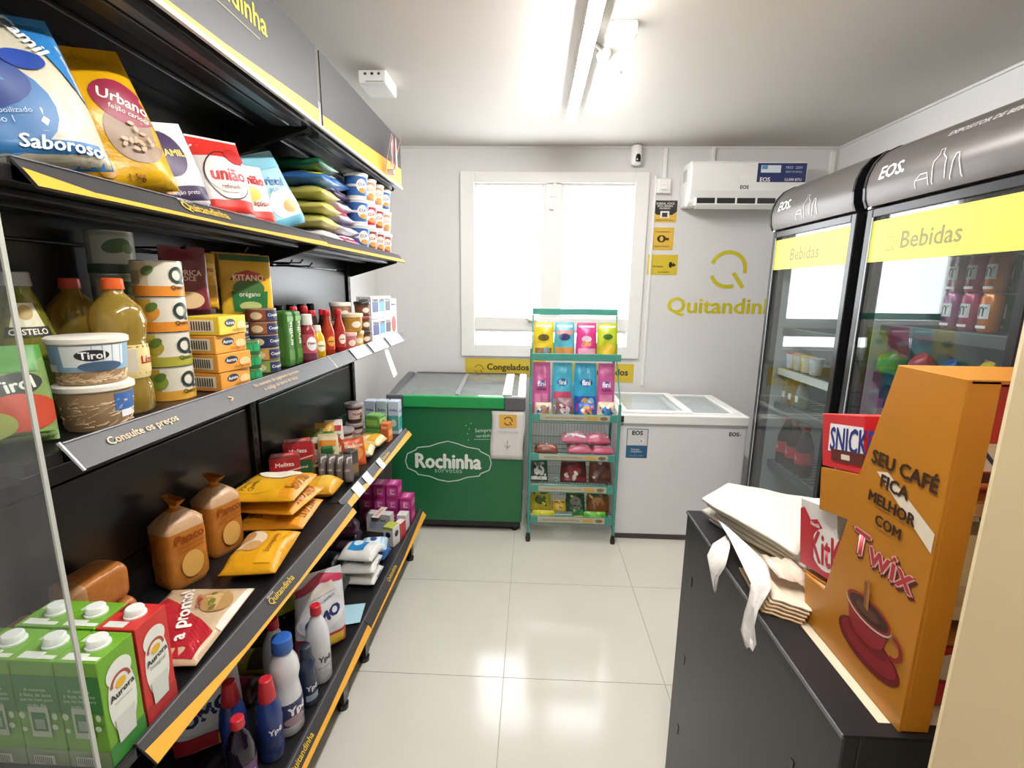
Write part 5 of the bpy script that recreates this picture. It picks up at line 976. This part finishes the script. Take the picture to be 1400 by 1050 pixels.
R2 = [(.062, .11, .27, 'c8629c', [El(0, .19, .03, .02, '5a4a9a'), T('fini', 0, .19, .05, 'e8e0f0', bold=.04), Rc(-.04, .02, -.002, .13, 'd884b0'), Rc(.004, .02, .04, .13, 'd884b0'), T('tubes', 0, .16, .06, '6a2a5a')], 'tall pink candy bag at the left of the second tier'), (.185, .125, .27, '4ab4d2', [El(0, .20, .035, .022, '2f5fa0'), T('fini', 0, .20, .045, 'd8ecf4', bold=.04), Rc(-.055, .10, .055, .145, 'd0587a'), Rc(-.055, .005, .055, .10, 'a89a94'), El(0, .05, .035, .03, '7a5a64')], 'light blue candy bag with rose band on the second tier'), (.320, .14, .27, '38a8d0', [El(.005, .20, .04, .022, '2f4f9a'), T('fini', .005, .2, .05, 'e4f0f8', bold=.04), Rc(-.065, .005, .065, .12, '3a5ab8'), El(0, .06, .03, .05, 'd8a84a'), El(.035, .09, .02, .02, '7ac8e0'), El(-.04, .05, .015, .03, 'b8407a')], 'bright blue gummy bag on the second tier'), (.443, .105, .27, 'cc5fa0', [El(0, .19, .03, .02, '5a4a9a'), T('fini', 0, .19, .05, 'e8e0f0', bold=.04), Rc(-.04, .02, .04, .13, 'd884b0'), T('tubes', 0, .16, .06, '6a2a5a')], 'tall pink candy bag at the right of the second tier')]
for x, w, h, c, it, lb in R2: snack(lb, x, 2.81, .764, w, h+.045, .045, c, it + blot(w, .1, ['efe6ea', c, '7a4a6a', '5ab8d8'], 7, int(x*500)), ry=-.1)
R2b = [(.075, 'd8c0a4', 'a87a54', 'beige nut bag in front at the bottom of the second tier, left'), (.20, '8a6a70', 'e0d4d4', 'white and brown marshmallow bag in front on the second tier'), (.325, '4a6ac8', 'd8a84a', 'blue and gold gummy bag in front on the second tier'), (.44, 'e8d8b8', '3a86b8', 'cream and blue candy bag in front at the right of the second tier')]
for i, (x, c, c2, lb) in enumerate(R2b): snack(lb, x, 2.745, .764, .105, .12-.03*(i % 2 == 0)-.02*(i == 3), .035, c, [El(0, .05, .03, .025, c2), El(.02, .03, .015, .012, c2), El(-.025, .075 if i % 2 else .05, .012, .01, 'efe8e0')] + blot(.105, .09, [c, c2, 'efe8e0', 'b8407a', '3a4aa8'], 10, i), ry=-.1)
R3 = [(.10, 2.79, .527, .14, .11, .06, '7a3a2c', 'e0a080', 'small brown and orange snack bag alone on the third tier'), (.30, 2.80, .527, .15, .14, .07, 'd8708c', 'f0e4e6', 'pink striped snack bag on the third tier, lower left'), (.435, 2.80, .527, .13, .14, .065, 'd46484', 'ece8e8', 'pink striped snack bag on the third tier, lower right'), (.27, 2.81, .592, .16, .13, .06, 'd87a94', 'f4ecec', 'pink and white snack bag lying on the lower pink ones, left'), (.41, 2.81, .592, .14, .13, .055, 'cf5a7c', 'e8a8b8', 'pink snack bag lying on the lower pink ones, right')]
for x, y, zz, w, h, t, c, c2, lb in R3: snack(lb, x, y-.05, ON(zz, t), w, h, t, c, [Rc(-w*.4, .02, w*.4, .05, c2)] + blot(w, h, [c2, c, 'efe6e4', '9a5a68'], 10, int(x*999)), ry=LIE, lying=True)
R4 = [(.06, .11, .13, '3a5a48', 'd8dcd8', 'green and white snack bag at the left of the fourth tier'), (.27, .16, .145, '5a2c24', '8a2a34', 'dark brown chocolate snack bag on the fourth tier, left of two'), (.432, .135, .145, '6a3a2c', '4a1f1c', 'dark brown chocolate snack bag on the fourth tier, right of two')]
for x, w, h, c, c2, lb in R4: snack(lb, x, 2.79, .329+.018, w, h, .055, c, [El(0, h*.5, w*.3, .03, c2), Rc(-w*.45, .01, w*.45, .03, c2)] + blot(w, h, [c2, c, 'c8b8ae', '3a1a18'], 12, int(x*999)), ry=-.45)
R5 = [(.075, .13, .135, 'b4a42e', '4a6a24', 'yellow and olive snack bag at the left of the bottom tier'), (.19, .09, .07, 'd8b43a', 'e8c86a', 'small yellow snack bag on the bottom tier'), (.29, .12, .13, '2f5a3c', '8a8a84', 'dark green and grey snack bag on the bottom tier'), (.43, .14, .13, '7a4a24', 'a8743a', 'brown and gold snack bag at the right of the bottom tier')]
for x, w, h, c, c2, lb in R5: snack(lb, x, 2.81, .131+.015, w, h, .05, c, [El(0, h*.5, w*.3, h*.2, c2), Rc(-w*.4, h*.75, w*.4, h*.85, '3a4a24')] + blot(w, h, [c2, c, 'd8c84a', '8a5a28', '2a4a2a'], 12, int(x*999)), ry=-.4)
for i, (x, c, lb) in enumerate(((.40, '6fc034', 'bright green flat packet in front on the bottom tier, right'), (.09, 'd8d03a', 'yellow flat packet in front on the bottom tier, left'), (.30, '2f7a3c', 'small green packet in front on the bottom tier, centre'))): snack(lb, x, 2.725, .131+.006, .14 if i != 2 else .07, .05 if i != 2 else .06, .02, c, [Rc(-.04, .01, .04, .025, 'a8d860' if i == 0 else 'e8e070')], ry=-.25)

# ================================================================== chocolate display and bags on the counter
cz = CZ + .0045
tw = thing('chocolate_display', 'tall brown and gold stepped cardboard chocolate display on the counter', 'display', (0, 0, 0))
m_tw = mat('b5761c', .33, 0, .08, 25, .07, 9)
PF = [(.537, cz), (.752, cz), (.770, 1.03), (.715, 1.034), (.687, 1.170), (.756, 1.154), (.766, 1.222), (.678, 1.244), (.639, 1.409), (.537, 1.409)]
MB().prism(PF, 0, .475, .479).build('side_panel', m_tw, tw)
MB().prism(PF, 0, .70, .704).build('side_panel', m_tw, tw)
MB().box(.479, .512, .537, .541, cz, 1.409).build('flange', m_tw, tw, bevel=.0015)
tp = MB(); tp.box(.479, .70, .537, .64, 1.405, 1.409); tp.build('top_flap', mat('a86a1c', .4), tw)
MB().prism([(.637, 1.33), (.642, 1.33), (.645, 1.409), (.64, 1.409)], 0, .479, .70).build('front_board', m_tw, tw)
ts = MB(); ts.prism([(.545, 1.262), (.545, 1.266), (.69, 1.238), (.765, 1.22), (.765, 1.216)], 0, .4795, .6995); ts.build('tier', mat('8f5414', .5), tw)
ts = MB(); ts.prism([(.545, 1.075), (.545, 1.079), (.755, 1.034), (.785, 1.028), (.785, 1.024)], 0, .4795, .6995); ts.build('tier', mat('8f5414', .5), tw)
def rot(p, a): return p
St = flatS((.475, .645, 0), (0, -1, 0), (0, 0, 1), (-1, 0, 0))
decal(tw, St, [Py([(.0, 1.262), (.02, 1.268), (.105, 1.225), (.105, 1.20)], 'e2d4c0')] + [T(t_, u, v, w, '3a2110', bold=.045) for t_, u, v, w in (('SEU CAFÉ', .043, 1.283, .11), ('FICA', .035, 1.254, .048), ('MELHOR', .035, 1.226, .082), ('COM', .036, 1.199, .045))], 'slogan')
decal(tw, St, [T('Twix', .035, 1.149, .116, '5a1418', bold=.08, h=.038), T('Twix', .034, 1.151, .112, 'd8a8a0', bold=.055, h=.036), T('Twix', .034, 1.151, .111, 'b03038', bold=.01, h=.035)], 'brand_letters')
decal(tw, St, [El(.035, 1.015, .062, .026, '6a1418'), El(.036, 1.018, .055, .02, '8a2024'), El(.032, 1.028, .04, .012, '741a1e'), Py([(-.015, 1.068), (.07, 1.068), (.062, 1.035), (.045, 1.022), (.012, 1.022), (-.006, 1.035)], '8f2228'), Ln(arc(.078, 1.05, .014, -100, 100, 12), .006, '8a1c22'), El(.028, 1.066, .0455, .018, 'e0c8b4'), El(.028, 1.068, .0445, .017, '8a2024'), El(.028, 1.068, .039, .0135, '3a1c12'), El(.028, 1.067, .024, .007, '5a3420'), Py([(.02, 1.07), (.03, 1.068), (.026, 1.108), (.014, 1.106)], '7a4a20'), Py([(.024, 1.07), (.03, 1.068), (.026, 1.108), (.021, 1.107)], 'a06a30')], 'cup_picture')
def cbox(name, label, loc, size, col, items, rx=0, near=()):
    dx, dy, dz = size; o = thing(name, label, 'chocolate box', loc, 0, None, 0, rx)
    MB().box(0, dx, -dy, 0, 0, dz).build('carton', card(col), o, bevel=.001)
    if items: decal(o, flatS((0, 0, 0), (0, -1, 0), (0, 0, 1), (-1, 0, 0)), items, 'print')
    if near: decal(o, flatS((0, -dy, 0), (1, 0, 0), (0, 0, 1), (0, -1, 0)), near, 'near_print')
    return o
cbox('chocolate_box', 'red chocolate bar box with white and blue name on the upper tier', (.4815, .775, 1.2225), (.215, .10, .085), 'c8242c', [Py([(.016, .026), (.099, .024), (.099, .068), (.022, .070)], 'e8e4e4'), T('SNICKERS', .088, .046, .13, '24307a', bold=.03, h=.036, shear=.1), Rc(.025, .012, .10, .03, '5a2018'), Rc(.05, .016, .07, .024, 'd8c8b8')], rx=-.215)
cbox('chocolate_box', 'red and white chocolate wafer box on the lower tier', (.4815, .797, 1.034), (.215, .10, .113), 'd8d2cc', [Py([(0, 0), (.1, 0), (.1, .068), (.085, .078), (.07, .072), (.05, .088), (.03, .082), (.012, .1), (0, .095)], 'b81f30'), El(.075, .044, .042, .034, 'e6dcd8', .3), T('KitKat', .092, .043, .115, 'b01c2c', bold=.03, h=.05), T('Nestlé', .045, .078, .025, 'f0e0dc')], rx=-.21)
cbox('chocolate_box', 'red chocolate box with a white name at the right of the display', (.515, .634, 1.275), (.17, .055, .12), 'c0282a', [], near=[Py([(.005, .015), (.15, .015), (.155, .05), (.01, .05)], 'e4dcdc'), T('SNICKERS', .08, .032, .13, '2a2a60', bold=.04), Rc(.005, .0, .15, .013, '4a1a14')])
cbox('chocolate_box', 'lower red chocolate box inside the display base', (.515, .64, cz+.001), (.17, .06, .09), 'b5262a', [], near=[Rc(.0, .035, .17, .075, '8a1c20'), El(.05, .06, .03, .02, 'd8c8c0')])
cbox('chocolate_box', 'pale cardboard box between the two red boxes in the display', (.515, .62, 1.085), (.16, .04, .12), 'd0bfa2', [], near=[Rc(.01, .02, .14, .05, 'c0a888')])
# carrier bags
def sheet(name, label, cat, corners, zt, col, drape=0, wav=.004, seed=0, thick=.003, grp=None, nu=14, nv=14, edge=None, fold=None):
    rnd = random.Random(seed); p = [rnd.uniform(0, 6) for _ in range(4)]; A, B, C, D = [Vector(c) for c in corners]
    o = thing(name, label, cat, (A.x, A.y, zt), 0, grp); mb = MB(); V = []
    for j in range(nv+1):
        for i in range(nu+1):
            s_, t_ = i/nu, j/nv; P = (A*(1-s_)+B*s_)*(1-t_) + (D*(1-s_)+C*s_)*t_
            hgt = wav*(math.sin(9*s_+p[0])*math.sin(7*t_+p[1]) + .6*math.sin(15*t_+6*s_+p[2])) + wav*1.2
            hgt += (.009 if thick > .005 else .0)*(1-(2*s_-1)**2)*(1-(2*t_-1)**2)
            if P.x < CX0-.004 and drape: hgt -= (CX0-.004-P.x)*drape + 0
            x = P.x if not (P.x < CX0-.004 and drape) else CX0-.004 - (CX0-.004-P.x)*.35
            V.append((x-A.x, P.y-A.y, hgt))
    mb.add(V, [(j*(nu+1)+i, j*(nu+1)+i+1, (j+1)*(nu+1)+i+1, (j+1)*(nu+1)+i) for j in range(nv) for i in range(nu)])
    b = mb.build('sheet', mat(col, .45, 0, .25, 35, .03), o, smooth=60); sd = b.modifiers.new('s', 'SOLIDIFY'); sd.thickness = thick; sd.offset = 1
    return o
WB = [('lowest white carrier bag of the folded pile', (.435, 1.10), (.53, 1.19), (.72, 1.08), (.55, .88)), ('second white carrier bag of the pile, from below', (.425, 1.12), (.54, 1.20), (.73, 1.09), (.53, .87)), ('third white carrier bag of the pile, slightly askew', (.44, 1.08), (.52, 1.19), (.70, 1.08), (.53, .86)), ('fourth white carrier bag of the pile', (.43, 1.11), (.53, 1.20), (.71, 1.1), (.52, .87)), ('topmost white carrier bag, smooth and folded square', (.418, 1.11), (.52, 1.21), (.71, 1.12), (.515, .865))]
for i, (lb, a, b, c, d) in enumerate(WB): sheet('carrier_bag', lb, 'carrier bag', [(*q, 0) for q in (a, b, c, d)], cz+.001+i*.0118, ['cfc8ba', 'd2ccbe', 'ccc5b6', 'd4cec2', 'd6d1c6'][i], wav=.0015, seed=3, thick=.006, grp='folded white carrier bags')
for i in range(5): sheet('paper_bag', f'cream paper bag, {["lowest", "second from the bottom", "third from the bottom", "fourth from the bottom", "topmost"][i]} of the small bundle', 'paper bag', [(.408+.004*i, .765, 0), (.425+.003*i, .90-.01*i, 0), (.52, .875, 0), (.462+.003*i, .735, 0)], cz+.002+i*.0062, ['c9a878', 'd2b690', 'cdb08a', 'd8c2a2', 'e0cfb8'][i], wav=.001, seed=10, thick=.0032, grp='cream paper bags')
def scrap(label, pts, col='dcd8d2', seed=0):
    o = thing('plastic_scrap', label, 'plastic bag', pts[0][0], 0, 'loose bag handles'); O = Vector(pts[0][0]); mb = MB(); V = []; n = 6
    rnd = random.Random(seed)
    for a, b in pts:
        A, B = Vector(a), Vector(b)
        for i in range(n+1): V.append(A.lerp(B, i/n) - O + Vector((-.007*abs(math.sin(i*1.9+len(V))), rnd.uniform(-.005, .005), rnd.uniform(-.004, .004))))
    mb.add(V, [(j*(n+1)+i, j*(n+1)+i+1, (j+1)*(n+1)+i+1, (j+1)*(n+1)+i) for j in range(len(pts)-1) for i in range(n)])
    b = mb.build('film', mat(col, .3, 0, .6, 60, .03), o, smooth=40); sd = b.modifiers.new('s', 'SOLIDIFY'); sd.thickness = .0008; return o
scrap('crumpled white bag handle hanging over the counter edge, farther one', [((.44, .99, .985), (.425, .93, .985)), ((.40, .965, .970), (.402, .90, .969)), ((.385, .945, .955), (.395, .89, .955)), ((.382, .915, .93), (.392, .90, .935)), ((.385, .905, .90), (.39, .895, .905))], seed=1)
scrap('white bag handle running along the bundle and drooping below it', [((.43, 1.03, .99), (.445, 1.02, .992)), ((.425, .94, .992), (.452, .93, .994)), ((.415, .85, .995), (.45, .84, .998)), ((.400, .785, .994), (.43, .775, .996)), ((.392, .775, .968), (.402, .748, .968)), ((.388, .772, .945), (.394, .742, .94)), ((.386, .768, .915), (.392, .738, .912)), ((.386, .752, .898), (.39, .735, .905))], seed=2)
scrap('pale pink plastic flap lying on the cream bundle', [((.455, .88, 1.0), (.51, .86, 1.0)), ((.45, .83, 1.008), (.505, .81, 1.006)), ((.452, .79, 1.002), (.50, .775, 1.0))], 'dcc4b2', seed=3)
